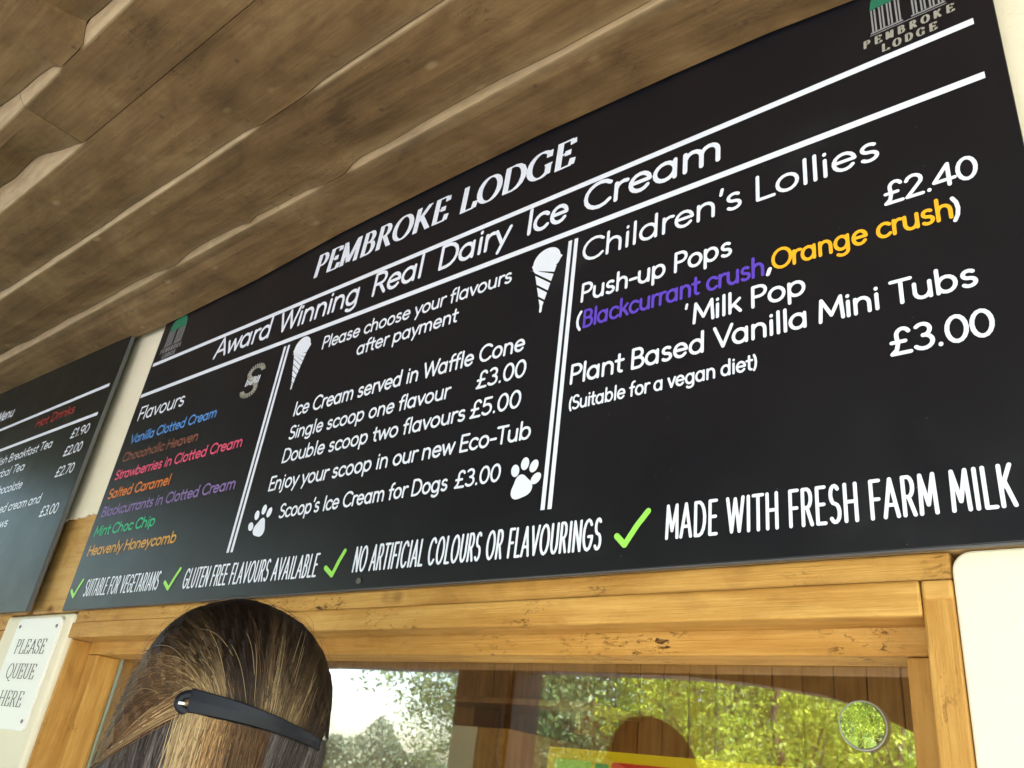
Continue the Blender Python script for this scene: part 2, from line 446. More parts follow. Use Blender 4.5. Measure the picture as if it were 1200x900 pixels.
# ceiling boards of the veranda (waney sawn planks that step up where one is thinner)
Z0 = 1.261
SEAM = [WY - .030, .820, .609, .405, .264, .06, -.14, -.33, -.52, -.72, -.91, -1.10, -1.28, -1.47]
CT = {1: [(-6, .02), (-3.43, .019), (-2.95, .014), (-2.49, .013), (-2.25, .010), (-2.17, .002), (-2.13, .002), (-2.06, .014), (-1.80, .011), (-1.76, .004), (-1.72, .012), (-1.50, .007), (-1.45, 0), (-1.37, 0), (-1.32, .012), (-1.0, .014), (-.72, .009), (-.49, .007), (2, .006)],
      2: [(-6, .02), (-2.9, .014), (-2.42, .009), (-1.88, .008), (-1.46, .006), (-1.42, 0), (-1.25, 0), (-1.2, .005), (-.84, .004), (-.6, .001), (2, .003)],
      3: [(-6, .05), (-2.37, .047), (-2.2, .042), (-2.05, .034), (-1.95, .016), (-1.862, .004), (-1.855, 0), (2, 0)],
      4: [(-6, .04), (-2.0, .033), (-1.85, .027), (-1.70, .013), (-1.665, .009), (-1.655, 0), (-1.55, 0), (-1.53, .025), (-1.36, .024), (-1.0, .02), (2, .01)]}
WALLZ = [(-6, 0), (-3.87, .003), (-3.42, -.006), (-3.04, -.015), (-2.77, -.020), (-2.47, -.034), (-1.94, -.025), (-1.57, 0), (-1.25, .006), (-.89, .008), (-.56, -.004), (-.39, -.014), (-.23, -.034), (2, -.03)]
def table(t, x):
    xs = [p[0] for p in t]; ys = [p[1] for p in t]
    return float(np.interp(x, xs, ys))
def cval(i, x):
    if i == 0: return 0
    if i in CT: c = table(CT[i], x)
    else: c = max(0, .012 + .016 * math.sin(x * 2.1 + i * 1.7) * math.sin(x * .7 + i))
    return c * (1 + .10 * math.sin(x * 13 + i) + .05 * math.sin(x * 29 + 2 * i)) if c > 0 else 0
def plank(i, xa, xb, zoff=0):
    yi, yo = SEAM[i], SEAM[i + 1]                   # inner (wall side) and outer edges
    n = max(2, int((xb - xa) / .035))
    b = MB(); m_ = 0; pal = []
    for k in range(n + 1):
        x = xa + (xb - xa) * k / n
        ci = cval(i, x); co = cval(i + 1, x)
        und = .0015 * math.sin(x * 3.1 + i * 2) + .001 * math.sin(x * 9 + i)
        wi, wo = .75 * ci, .75 * co
        zin = Z0 + ci
        zmid = Z0 + und
        if i == 0:
            zin = Z0 + table(WALLZ, x); prof = [(yi, zin), (yi - .035, zin * .9 + Z0 * .1 + .0005), (yi - .10, Z0 + (zin - Z0) * .35)]
        else:
            prof = [(yi - wi - .0012, zin), (yi - wi - .035, Z0 + ci * .55 + und * .5), (yi - wi - .085, Z0 + ci * .1 + und)]
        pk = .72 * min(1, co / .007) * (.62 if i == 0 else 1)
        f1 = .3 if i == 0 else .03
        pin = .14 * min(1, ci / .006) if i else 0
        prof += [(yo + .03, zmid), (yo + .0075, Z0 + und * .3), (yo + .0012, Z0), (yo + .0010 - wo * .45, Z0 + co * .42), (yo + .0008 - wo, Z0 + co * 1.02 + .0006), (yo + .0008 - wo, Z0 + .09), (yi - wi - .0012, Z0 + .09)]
        pal += [pin, 0, 0, 0, pk * f1, pk, pk, pk * .6, 0, 0]  # light on the exposed edges, put into the colour
        m_ = len(prof)
        for y, z in prof: b.v.append((x, y, z + zoff))
    for k in range(n):
        for j in range(m_):
            a = k * m_ + j; c_ = k * m_ + (j + 1) % m_
            b.f.append((a, a + m_, c_ + m_, c_))
    b.f.append(tuple(range(m_)))
    b.f.append(tuple(n * m_ + j for j in range(m_))[::-1])
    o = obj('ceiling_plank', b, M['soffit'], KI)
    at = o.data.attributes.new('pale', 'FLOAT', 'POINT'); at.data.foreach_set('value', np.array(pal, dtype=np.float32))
    return o
cuts = {3: [-1.854], 1: [-3.9], 2: [.3], 0: [.6], 5: [-1.0], 6: [-2.4], 7: [-.3], 8: [-2.9], 4: [-3.2]}
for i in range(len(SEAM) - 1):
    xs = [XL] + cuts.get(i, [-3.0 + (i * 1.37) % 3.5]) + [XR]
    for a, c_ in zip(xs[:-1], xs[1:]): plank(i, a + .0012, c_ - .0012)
box('roof', XL - .1, XR + .1, -1.75, 3.7, 1.46, 1.52, M['roof'], KI, bevel=0)
# outer beam with a curved brace, and the dark posts it stands on
FY0, FY1 = -1.62, -1.50
pts = [(XL, .64), (-3.4, .63), (-2.4, .628), (-1.98, .620), (-1.7, .600), (-1.37, .555), (-1.19, .505), (-.94, .39), (-.75, .22), (-.62, 0.0), (-.56, -.2), (-.44, -.2), (-.44, .60), (XR, .63), (XR, 1.455), (XL, 1.455)]
fb = MB().prism(pts, 1, FY0, FY1)
obj('fascia_beam', fb, M['dark_timber'], KI, bevel=.004)
box('veranda_post', -.56, -.44, FY0 - .01, FY1 - .01, -1.5, -.202, M['dark_timber'], KI)
box('veranda_post', -3.50, -3.06, -1.70, -1.46, -1.5, .64, M['dark_timber'], KI)
box('veranda_post', -3.46, -3.10, -1.4595, -1.42, -1.5, .60, M['dark_timber'], KI, bevel=.01)
box('veranda_floor', XL, XR, -1.85, WY, -1.5, -1.44, M['concrete'], KI)

# interior
BY = 3.2
x = -5.0; i = 0
while x < XR - .1:
    w_ = .118
    if -.64 < x < .45: x += w_; continue
    box('interior_plank', x, x + w_ - .004, BY - .012 + (i % 3) * .002, BY + .02, -1.5, 1.35, M['inner'], KI, bevel=.003, seg=1)
    x += w_; i += 1
box('rear_wall', .50, XR, BY + .025, BY + .12, -1.5, 1.45, M['cream'], KI, bevel=0)
box('rear_wall', XL, -.55, BY + .025, BY + .12, -1.5, 1.45, M['cream'], KI, bevel=0)
box('rear_wall', -.55, .50, BY + .025, BY + .12, 1.1, 1.45, M['cream'], KI, bevel=0)      # above an unseen doorway, added to let light into the room
x = WY + .17; i = 0
while x < BY - .05:
    box('interior_plank', .58 - .01, .60, x, x + .114, -1.5, 1.35, M['inner'], KI, bevel=.003, seg=1)
    box('interior_plank', -4.0, -3.98, x, x + .114, -1.5, 1.35, M['inner'], KI, bevel=.003, seg=1)
    x += .118
box('side_wall', XR - .09, XR, WY + .17, BY, -1.5, 1.45, M['cream'], KI, bevel=0)
box('side_wall', XL, XL + .09, WY + .17, BY, -1.5, 1.45, M['cream'], KI, bevel=0)
box('interior_ceiling', XL, XR, WY + .165, BY, 1.36, 1.40, M['cream'], KI, bevel=0)
box('interior_floor', XL, XR, WY + .165, BY, -1.5, -1.45, M['concrete'], KI, bevel=0)
sh = thing('wall_shelf', 'brown wooden shelf seen through the glass beside the dark post reflection', 'shelf', (-2.3, 2.9, ZC + .3))
box('shelf_board', -2.75, -1.9, 2.80, 3.17, .335, .36, M['inner'], sh)
box('bracket', -2.62, -2.60, 2.9, 3.17, .25, .334, M['inner'], sh)
box('bracket', -2.05, -2.03, 2.9, 3.17, .25, .334, M['inner'], sh)
cb = thing('cupboard', 'cream fronted cupboard with orange wood door inside the kiosk', 'cupboard', (-2.3, 2.6, 0))
box('carcass', -2.45, -2.16, 2.62, 3.1, -1.45, .225, M['inner'], cb)
box('cream_panel', -2.44, -2.305, 2.60, 2.619, -1.3, .222, M['cream'], cb)
box('wood_door', -2.30, -2.17, 2.60, 2.619, -1.3, .222, M['frame_v'], cb)

# ------------------------------------------------------------------ lettering: single-line skeletons swept to ribbons
def Lp(*a): return [(a[i], a[i + 1]) for i in range(0, len(a), 2)]
def Ar(cx, cy, rx, ry, a0=0, a1=360, n=None):
    n = n or max(4, int(abs(a1 - a0) / 22))
    return [(cx + rx * math.cos(math.radians(a0 + (a1 - a0) * i / n)), cy + ry * math.sin(math.radians(a0 + (a1 - a0) * i / n))) for i in range(n + 1)]
X = .33
G = {
 ' ': (.34, []),
 'a': (.78, [Ar(.32, X, .28, X), Lp(.60, .66, .60, 0)]),
 'b': (.80, [Lp(.10, 1.02, .10, 0), Ar(.38, X, .28, X)]),
 'c': (.66, [Ar(.36, X, .29, X, 42, 318)]),
 'd': (.80, [Ar(.34, X, .28, X), Lp(.62, 1.02, .62, 0)]),
 'e': (.74, [Lp(.08, .35, .63, .35) , Ar(.355, X, .28, X, 4, 322)]),
 'f': (.44, [Lp(.17, 0, .17, .8) + Ar(.36, .82, .19, .2, 175, 85), Lp(.02, .62, .36, .62)]),
 'g': (.80, [Ar(.34, X, .28, X), Lp(.62, .66, .62, -.08) + Ar(.36, -.08, .26, .22, 0, -140)]),
 'h': (.74, [Lp(.10, 1.02, .10, 0), Ar(.345, .38, .245, .28, 170, 0) + Lp(.59, .36, .59, 0)]),
 'i': (.28, [Lp(.12, .66, .12, 0), Lp(.12, .90, .12, .925)]),
 'j': (.30, [Lp(.14, .66, .14, -.1) + Ar(-.02, -.1, .16, .17, 0, -80), Lp(.14, .90, .14, .925)]),
 'k': (.62, [Lp(.10, 1.02, .10, 0), Lp(.50, .65, .12, .27), Lp(.26, .40, .54, 0)]),
 'l': (.28, [Lp(.12, 1.02, .12, 0)]),
 'm': (1.12, [Lp(.10, .66, .10, 0), Ar(.315, .40, .215, .26, 170, 0) + Lp(.53, .38, .53, 0), Ar(.745, .40, .215, .26, 170, 0) + Lp(.96, .38, .96, 0)]),
 'n': (.74, [Lp(.10, .66, .10, 0), Ar(.345, .38, .245, .28, 170, 0) + Lp(.59, .36, .59, 0)]),
 'o': (.76, [Ar(.36, X, .29, X)]),
 'p': (.80, [Lp(.10, .66, .10, -.30), Ar(.38, X, .28, X)]),
 'r': (.46, [Lp(.10, .66, .10, 0), Ar(.33, .38, .23, .28, 170, 65)]),
 's': (.58, [Ar(.28, .50, .18, .16, 40, 270) + Ar(.27, .17, .20, .17, 80, -145)]),
 't': (.46, [Lp(.19, .92, .19, .16) + Ar(.34, .16, .15, .16, 180, 275), Lp(.02, .62, .40, .62)]),
 'u': (.74, [Lp(.09, .66, .09, .28) + Ar(.335, .28, .245, .28, 190, 350), Lp(.59, .66, .59, 0)]),
 'v': (.60, [Lp(.03, .66, .29, .01, .55, .66)]),
 'w': (.92, [Lp(.03, .66, .24, .01, .45, .63, .66, .01, .87, .66)]),
 'y': (.62, [Lp(.03, .66, .31, .02), Lp(.58, .66, .17, -.30)]),
 'A': (.86, [Lp(.03, 0, .41, 1, .79, 0), Lp(.16, .31, .66, .31)]),
 'B': (.74, [Lp(.10, 0, .10, 1), Lp(.10, 1, .36, 1) + Ar(.36, .765, .21, .235, 80, -86) + Lp(.12, .53), Lp(.3, .53) + Ar(.38, .265, .26, .265, 86, -86) + Lp(.10, 0)]),
 'C': (.92, [Ar(.50, .5, .44, .5, 42, 318)]),
 'D': (.90, [Lp(.10, 0, .10, 1), Lp(.10, 1, .36, 1) + Ar(.36, .5, .44, .5, 80, -86) + Lp(.10, 0)]),
 'E': (.66, [Lp(.58, 1, .10, 1, .10, 0, .58, 0), Lp(.10, .52, .52, .52)]),
 'F': (.62, [Lp(.58, 1, .10, 1, .10, 0), Lp(.10, .50, .52, .50)]),
 'G': (.98, [Ar(.50, .5, .44, .5, 42, 340) + Lp(.93, .44, .56, .44)]),
 'H': (.84, [Lp(.10, 1, .10, 0), Lp(.74, 1, .74, 0), Lp(.10, .52, .74, .52)]),
 'I': (.28, [Lp(.14, 1, .14, 0)]),
 'K': (.74, [Lp(.10, 1, .10, 0), Lp(.66, 1, .12, .42), Lp(.30, .60, .70, 0)]),
 'L': (.62, [Lp(.10, 1, .10, 0, .58, 0)]),
 'M': (1.0, [Lp(.08, 0, .14, 1, .50, .22, .86, 1, .92, 0)]),
 'N': (.86, [Lp(.10, 0, .10, 1, .76, 0, .76, 1)]),
 'O': (1.0, [Ar(.50, .5, .44, .5)]),
 'P': (.70, [Lp(.10, 0, .10, 1), Lp(.10, 1, .36, 1) + Ar(.36, .74, .26, .26, 80, -86) + Lp(.12, .48)]),
 'Q': (1.0, [Ar(.50, .5, .44, .5), Lp(.58, .25, .90, -.10)]),
 'R': (.74, [Lp(.10, 0, .10, 1), Lp(.10, 1, .36, 1) + Ar(.36, .74, .26, .26, 80, -86) + Lp(.12, .48), Lp(.36, .48, .66, 0)]),
 'S': (.72, [Ar(.36, .75, .25, .25, 38, 270) + Ar(.35, .25, .28, .25, 80, -145)]),
 'T': (.70, [Lp(.02, 1, .68, 1), Lp(.35, 1, .35, 0)]),
 'U': (.82, [Lp(.10, 1, .10, .34) + Ar(.41, .34, .31, .34, 190, 350) + Lp(.72, .34, .72, 1)]),
 'V': (.82, [Lp(.03, 1, .41, .01, .79, 1)]),
 'W': (1.2, [Lp(.03, 1, .32, .01, .60, .97, .88, .01, 1.17, 1)]),
 '0': (.72, [Ar(.36, .5, .28, .5)]),
 '1': (.44, [Lp(.05, .8, .26, 1, .26, 0)]),
 '2': (.68, [Ar(.34, .73, .25, .27, 165, -25) + Lp(.08, 0, .60, 0)]),
 '3': (.68, [Ar(.32, .76, .23, .24, 140, -85), Ar(.32, .27, .28, .27, 88, -145)]),
 '4': (.74, [Lp(.52, 0, .52, 1, .04, .27), Lp(.04, .27, .70, .27)]),
 '5': (.68, [Lp(.56, 1, .16, 1, .12, .56) + Ar(.32, .31, .28, .31, 125, -145)]),
 '7': (.60, [Lp(.05, 1, .56, 1, .20, 0)]),
 '9': (.70, [Ar(.34, .70, .26, .30), Lp(.60, .68, .58, .4, .40, 0)]),
 '£': (.72, [Ar(.44, .75, .20, .25, 25, 185) + Lp(.27, .40, .22, .16, .07, 0, .64, 0), Lp(.08, .47, .50, .47)]),
 '.': (.28, [Lp(.14, .01, .14, .035)]),
 ',': (.28, [Lp(.18, .05, .10, -.18)]),
 "'": (.24, [Lp(.14, 1.03, .10, .80)]),
 '-': (.44, [Lp(.05, .36, .38, .36)]),
 '(': (.34, [Ar(.50, .42, .36, .66, 130, 230)]),
 ')': (.34, [Ar(-.16, .42, .36, .66, 50, -50)]),
}
def stem(x, y0=0, y1=1, w=.11, top=True, bot=True):
    s = [Lp(x, y0, x, y1)]
    if bot: s.append(Lp(x - w, y0, x + w, y0))
    if top: s.append(Lp(x - w, y1, x + w, y1))
    return s
SG = {
 ' ': (.36, []),
 'P': (.74, stem(.2) + [Lp(.2, 1, .36, 1) + Ar(.38, .74, .24, .26, 85, -85) + Lp(.2, .48)]),
 'E': (.76, stem(.2) + [Lp(.2, 1, .64, 1), Lp(.2, 0, .66, 0), Lp(.2, .52, .5, .52), Lp(.64, 1, .66, .8), Lp(.66, 0, .70, .24), Lp(.5, .42, .5, .62)]),
 'M': (1.12, [Lp(.18, 0, .18, 1)] + [Lp(.06, 0, .30, 0), Lp(.06, 1, .2, 1), Lp(.18, 1, .52, .06), Lp(.52, .06, .88, 1)] + stem(.92)),
 'B': (.80, stem(.2) + [Lp(.2, 1, .36, 1) + Ar(.38, .77, .22, .23, 85, -85) + Lp(.2, .54), Lp(.3, .54, .4, .54) + Ar(.42, .27, .26, .27, 85, -85) + Lp(.2, 0)]),
 'R': (.86, stem(.2) + [Lp(.2, 1, .36, 1) + Ar(.38, .75, .24, .25, 85, -85) + Lp(.2, .5), Lp(.42, .5, .72, 0), Lp(.66, 0, .84, 0)]),
 'O': (.98, [Ar(.49, .5, .40, .5, n=28)]),
 'K': (.90, stem(.2) + [Lp(.70, 1, .24, .44), Lp(.38, .6, .76, 0), Lp(.60, 1, .82, 1), Lp(.66, 0, .88, 0)]),
 'L': (.74, stem(.2) + [Lp(.2, 0, .66, 0), Lp(.66, 0, .70, .26)]),
 'D': (.96, stem(.2) + [Lp(.2, 1, .40, 1) + Ar(.42, .5, .42, .5, 85, -85) + Lp(.2, 0)]),
 'G': (.98, [Ar(.50, .5, .41, .5, 48, 325, 20), Lp(.80, .04, .80, .42), Lp(.66, .42, .94, .42), Lp(.80, .7, .80, .96)]),
 'A': (.90, [Lp(.12, 0, .46, 1), Lp(.46, 1, .80, 0), Lp(.22, .34, .66, .34), Lp(.02, 0, .24, 0), Lp(.68, 0, .92, 0)]),
 'S': (.68, [Ar(.34, .75, .22, .25, 40, 270) + Ar(.34, .25, .25, .25, 80, -145), Lp(.53, .75, .53, .95), Lp(.12, .05, .12, .27)]),
 'Q': (.98, [Ar(.49, .5, .40, .5, n=28), Lp(.48, .06, .70, -.16, .98, -.2)]),
 'U': (.90, [Lp(.2, 1, .2, .34) + Ar(.47, .34, .27, .34, 190, 350) + Lp(.74, 1), Lp(.08, 1, .32, 1), Lp(.62, 1, .86, 1)]),
 'I': (.40, stem(.2)),
 'Y': (.90, [Lp(.12, 1, .46, .45, .80, 1), Lp(.46, .45, .46, 0), Lp(.34, 0, .58, 0)]),
 'H': (.98, stem(.2) + stem(.78) + [Lp(.2, .52, .78, .52)]),
}
class Print:
    """flat print on a vertical face at depth y, facing -Y; strokes lie in thin layers so none coincide"""
    def __init__(s, y): s.y = y; s.b = MB(); s.k = 0
    def depth(s):
        s.k += 1
        return s.y - .0006 - .00005 * (s.k % 9)
    def poly(s, pts):
        d = s.depth()
        s.b.add([(p[0], d, p[1]) for p in pts], [tuple(range(len(pts)))])
    def ribbon(s, pts, wf, round_=True):
        P = [np.array(p, float) for p in pts]
        Q = [P[0]]
        for p in P[1:]:
            if np.hypot(*(p - Q[-1])) > 1e-5: Q.append(p)
        P = Q
        if len(P) < 2: return
        for i in range(1, len(P) - 1):              # sharp corner: start a new piece of the stroke there
            a = P[i] - P[i - 1]; b_ = P[i + 1] - P[i]
            if np.dot(a, b_) / (np.hypot(*a) * np.hypot(*b_)) < .35:
                s.ribbon(P[:i + 1], wf, round_); s.ribbon(P[i:], wf, round_); return
        d = s.depth(); n = len(P)
        closed = n > 3 and np.hypot(*(P[0] - P[-1])) < 1e-5
        Lf, Rt = [], []
        for i in range(n):
            a = P[i] - P[i - 1] if i > 0 else (P[-1] - P[-2] if closed else P[1] - P[0])
            b_ = P[i + 1] - P[i] if i < n - 1 else (P[1] - P[0] if closed else P[-1] - P[-2])
            a = a / np.hypot(*a); b_ = b_ / np.hypot(*b_)
            t = a + b_; l = np.hypot(*t)
            t = b_ if l < .2 else t / l
            nn_ = np.array([-t[1], t[0]])
            c = max(.45, abs(np.dot(t, b_)))
            h = wf(t) / 2 / c
            Lf.append(P[i] + nn_ * h); Rt.append(P[i] - nn_ * h)
        base = len(s.b.v)
        for l, r in zip(Lf, Rt): s.b.v += [(l[0], d, l[1]), (r[0], d, r[1])]
        for i in range(n - 1):
            s.b.f.append((base + 2 * i, base + 2 * i + 1, base + 2 * i + 3, base + 2 * i + 2))
        if round_ and not closed:
            for i, sg in ((0, -1), (n - 1, 1)):
                t = (P[1] - P[0]) if i == 0 else (P[-1] - P[-2]); t = t / np.hypot(*t) * sg
                h = wf(t) / 2; u = np.array([-t[1], t[0]])
                arc = [P[i] + h * (u * math.cos(q) + t * math.sin(q)) for q in np.linspace(0, math.pi, 6)]
                s.b.add([(p[0], d, p[1]) for p in arc], [tuple(range(6))])
    def text(s, st, style, x0, x1, z, cap, weight=None, shear=0.0):
        T = SG if style == 'serif' else G
        tr = .20 if style == 'narrow' else 0
        adv = sum(T[c][0] + tr for c in st) - tr
        if style == 'serif': lead = .05; wt = weight or .17
        elif style == 'narrow': lead = .06; wt = weight or .115
        else: lead = .05; wt = weight or .125
        last = T[st[-1]][0]
        sx = (x1 - x0) / ((adv - 2 * lead) if len(st) > 1 else adv) if x1 is not None else cap
        h = wt * cap
        if style == 'serif':
            wf = lambda t: h * (.30 + .70 * abs(t[1]) ** 1.3)
            hw = .03
        else:
            wf = lambda t: h
            hw = wt / 2
        cx = x0 - lead * sx
        for c in st:
            a, strokes = T[c]
            for pts in strokes:
                q = [(cx + px * sx + shear * py * cap, z + (hw + py * (1 - 2 * hw)) * cap) for px, py in pts]
                s.ribbon(q, wf, round_=(style != 'serif'))
            cx += (a + tr) * sx
        return s
    def ellipse(s, cx, cz, rx, rz, rot=0, n=24):
        c, s_ = math.cos(rot), math.sin(rot)
        s.poly([(cx + rx * math.cos(a) * c - rz * math.sin(a) * s_, cz + rx * math.cos(a) * s_ + rz * math.sin(a) * c) for a in np.linspace(0, 2 * math.pi, n, endpoint=False)])
    def done(s, name, col, parent, label):
        o = obj(name, s.b, ink(col), parent)
        o['label'] = label
        return o

# ------------------------------------------------------------------ main menu board
BYF = .975
MB_ = thing('menu_board', 'wide black ice cream menu board with white and coloured lettering over the serving window', 'menu board', (-1.25, .98, ZC + .305))
box('panel', -2.447, -.058, BYF, BYF + .008, .3035, 1.300, M['board'], MB_, bevel=.0012)
box('edge_trim', -2.447, -.058, BYF + .0005, BYF + .0085, .3018, .3033, M['edge'], MB_, bevel=0)
for x, z in ((-1.202, .318), (-.085, .318)):
    b = MB(); b.tube([(x, BYF - .003, z), (x, BYF - .0001, z)], .0055, 12); obj('screw', b, M['metal'], MB_, smooth=False)
for x, z in ((-2.30, .5), (-.3, .5), (-1.2, .9), (-2.30, 1.1), (-.3, 1.1)):
    b = MB(); b.tube([(x, BYF + .0085, z), (x, WY - .0005, z)], .01, 10); obj('standoff', b, M['metal'], MB_)
TX = [
('PEMBROKE','serif','white',-1.644,-1.160,1.145,.074),
('LODGE','serif','white',-1.118,-.805,1.143,.074),
('Award','sans','white',-2.044,-1.776,1.000,.069), ('Winning','sans','white',-1.738,-1.418,1.000,.069),
('Real','sans','white',-1.369,-1.202,1.000,.069), ('Dairy','sans','white',-1.150,-.950,1.000,.069),
('Ice','sans','white',-.903,-.802,1.000,.069), ('Cream','sans','white',-.762,-.478,.999,.069),
('Please choose your flavours','sans','white',-1.518,-.926,.896,.038),
('after payment','sans','white',-1.374,-1.062,.843,.038),
('Ice Cream served in Waffle Cone','sans','white',-1.565,-.869,.726,.040),
('Single scoop one flavour','sans','white',-1.559,-1.046,.665,.037),
('£3.00','sans','white',-.976,-.859,.669,.039),
('Double scoop two flavours','sans','white',-1.56,-.994,.607,.037),
('£5.00','sans','white',-.98,-.862,.608,.038),
('Enjoy your scoop in our new Eco-Tub','sans','white',-1.584,-.828,.542,.037),
("Scoop's Ice Cream for Dogs",'sans','white',-1.516,-1.01,.471,.035),
('£3.00','sans','white',-.991,-.886,.472,.035),
('Flavours','sans','white',-2.402,-2.137,.872,.050),
('Vanilla Clotted Cream','sans','blue',-2.396,-1.928,.795,.033),
('Chocoholic Heaven','sans','brown',-2.404,-1.988,.737,.033),
('Strawberries in Clotted Cream','sans','pink',-2.412,-1.755,.681,.033),
('Salted Caramel','sans','orange',-2.412,-2.064,.622,.033),
('Blackcurrants in Clotted Cream','sans','purple',-2.412,-1.73,.567,.033),
('Mint Choc Chip','sans','green',-2.413,-2.074,.509,.033),
('Heavenly Honeycomb','sans','honey',-2.411,-1.934,.452,.033),
('SUITABLE FOR VEGETARIANS','narrow','white',-2.346,-1.953,.336,.048),
('GLUTEN FREE FLAVOURS AVAILABLE','narrow','white',-1.835,-1.338,.333,.049),
('NO ARTIFICIAL COLOURS OR FLAVOURINGS','narrow','white',-1.227,-.669,.335,.051),
('MADE WITH FRESH FARM MILK','narrow','white',-.559,-.133,.341,.052),
("Children's Lollies",'sans','white',-.754,-.231,.882,.053),
('£2.40','sans','white',-.23,-.114,.795,.041),
('Push-up Pops','sans','white',-.749,-.461,.793,.042),
('Blackcurrant crush','sans','violet',-.739,-.408,.737,.039),
('Orange crush','sans','yellow',-.395,-.149,.741,.039),
('Milk Pop','sans','white',-.525,-.347,.684,.040),
('Plant Based Vanilla Mini Tubs','sans','white',-.755,-.134,.629,.040),
('£3.00','sans','white',-.242,-.125,.555,.041),
('(Suitable for a vegan diet)','sans','white',-.753,-.422,.580,.028),
]
for st, style, c, x0, x1, z, cap in TX:
    p = Print(BYF)
    wgt = {'serif': .215, 'narrow': .092}.get(style, .135)
    if cap > .049 and style == 'sans': wgt = .132 if cap > .06 else .118
    if x1 < -1.7 and cap < .04: wgt = .155
    p.text(st, style, x0, x1, z, cap, wgt, shear=.03 if style == 'serif' else 0)
    lab = f'{c} hand-style lettering reading {st}' if style != 'serif' else 'white serif heading word at the top of the board'
    p.done('lettering', c, MB_, lab)
p = Print(BYF)
for ch, a_, b_, z_, c_, w_ in (('(', -.757, -.740, .737, .042, .13), (',', -.405, -.394, .741, .044, .15), (')', -.149, -.135, .737, .042, .13), ("'", -.540, -.532, .690, .036, .13)):
    p = Print(BYF); p.text(ch, 'sans', a_, b_, z_, c_, w_); p.done('lettering', 'white', MB_, 'white punctuation mark')
def rule(y, x0, x1, z, t, parent):
    p = Print(y); p.ribbon([(x0, z), (x1, z)], lambda q: t, False); return p.done('rule_line', 'white', parent, 'thin white horizontal rule')
rule(BYF, -2.433, -.086, 1.0755, .0125, MB_); rule(BYF, -2.440, -.085, .966, .0125, MB_)
for a in ((-1.684, -1.668, .949, .408), (-.788, -.774, .946, .410)):
    for x in a[:2]:
        p = Print(BYF); p.ribbon([(x, a[2]), (x + .003, a[3])], lambda q: .0085 if a[0] > -1 else .0095, False)
        p.done('divider_line', 'white', MB_, 'white upright line of a column divider')
# ice cream cone emblems
def cone(cx, top, tip, hw, hatch):
    p = Print(BYF); sc = hw
    zc = top - .030
    blob = []
    for a in np.linspace(0, 2 * math.pi, 40, endpoint=False):
        r = 1 + (.07 * math.sin(5 * a) if math.sin(a) < -.1 else 0)
        x_ = cx + sc * r * math.cos(a) * (.86 if math.sin(a) > 0 else 1); z_ = zc + (.030 if math.sin(a) > 0 else .020) * math.sin(a) * r
        blob.append((x_, z_))
    p.poly(blob)
    zt = zc - .012; hwid = sc * .74
    def span(z0):
        return None
    n = 9 if hatch else 6
    for k in range(n):
        # a slanting band clipped to the cone
        c0 = zt - (k - 1.2) * (zt - tip) / (n - 1.6)
        pts = []
        th = (zt - tip) / n * .52
        def clip(c):
            # line z = c - s*(x-cx) meets |x-cx| = hwid*(z-tip)/(zt-tip)
            s_ = .75; K = hwid / (zt - tip)
            xr = K * (c - tip) / (1 + K * s_); xl = -K * (c - tip) / (1 - K * s_)
            r_ = [(cx + xl, c - s_ * xl), (cx + xr, c - s_ * xr)]
            return [(x_, min(z_, zt)) for x_, z_ in r_] if c > tip + .002 else None
        a_, b_ = clip(c0 + th), clip(c0 - th)
        if a_ and b_: p.poly([a_[0], a_[1], b_[1], b_[0]])
        if hatch and a_ and b_:
            pass
    p.ribbon([(cx, tip), (cx, tip + .010)], lambda q: .006)
    p.done('cone_emblem', 'white', MB_, 'white ice cream cone emblem' + (' left of the invitation text' if hatch else ' beside the right divider'))
cone(-1.605, .956, .810, .037, True)
cone(-.841, .948, .803, .038, False)
def paw(pad, toes, rot, lab):
    p = Print(BYF)
    px, pz = pad
    outline = []
    for a in np.linspace(0, 2 * math.pi, 30, endpoint=False):
        r = .0212 * (1 + .13 * math.cos(3 * (a - math.pi / 2)) - .10 * math.sin(a))
        x_, z_ = r * math.cos(a), r * math.sin(a)
        outline.append((px + x_ * math.cos(rot) - z_ * math.sin(rot), pz + x_ * math.sin(rot) + z_ * math.cos(rot)))
    p.poly(outline)
    for x_, z_, r_ in toes: p.ellipse(x_, z_, .0088, .0116, r_)
    p.done('paw_emblem', 'white', MB_, lab)
paw((-.836, .457), [(-.853, .487, .3), (-.833, .497, .05), (-.813, .490, -.4), (-.806, .467, -.9)], .25, 'white paw print beside the right divider')
paw((-1.578, .458), [(-1.615, .463, .8), (-1.602, .488, .35), (-1.579, .499, 0), (-1.556, .490, -.3)], -.25, 'white paw print beside the left divider')
# ticks
for a, lab in ((((-2.430, .357), (-2.405, .339), (-2.379, .384)), 'vegetarians'), (((-1.924, .354), (-1.898, .337), (-1.868, .383)), 'gluten free'),
               (((-1.311, .350), (-1.286, .334), (-1.262, .380)), 'no artificial colours'), (((-.641, .354), (-.627, .340), (-.590, .387)), 'fresh farm milk')):
    p = Print(BYF)
    p.ribbon([a[0], a[1], ((a[1][0] * .45 + a[2][0] * .55) - .001, a[1][1] * .45 + a[2][1] * .55 + .001), a[2]], lambda q: .0095)
    p.done('tick_mark', 'tick', MB_, 'green tick before the ' + lab + ' line')
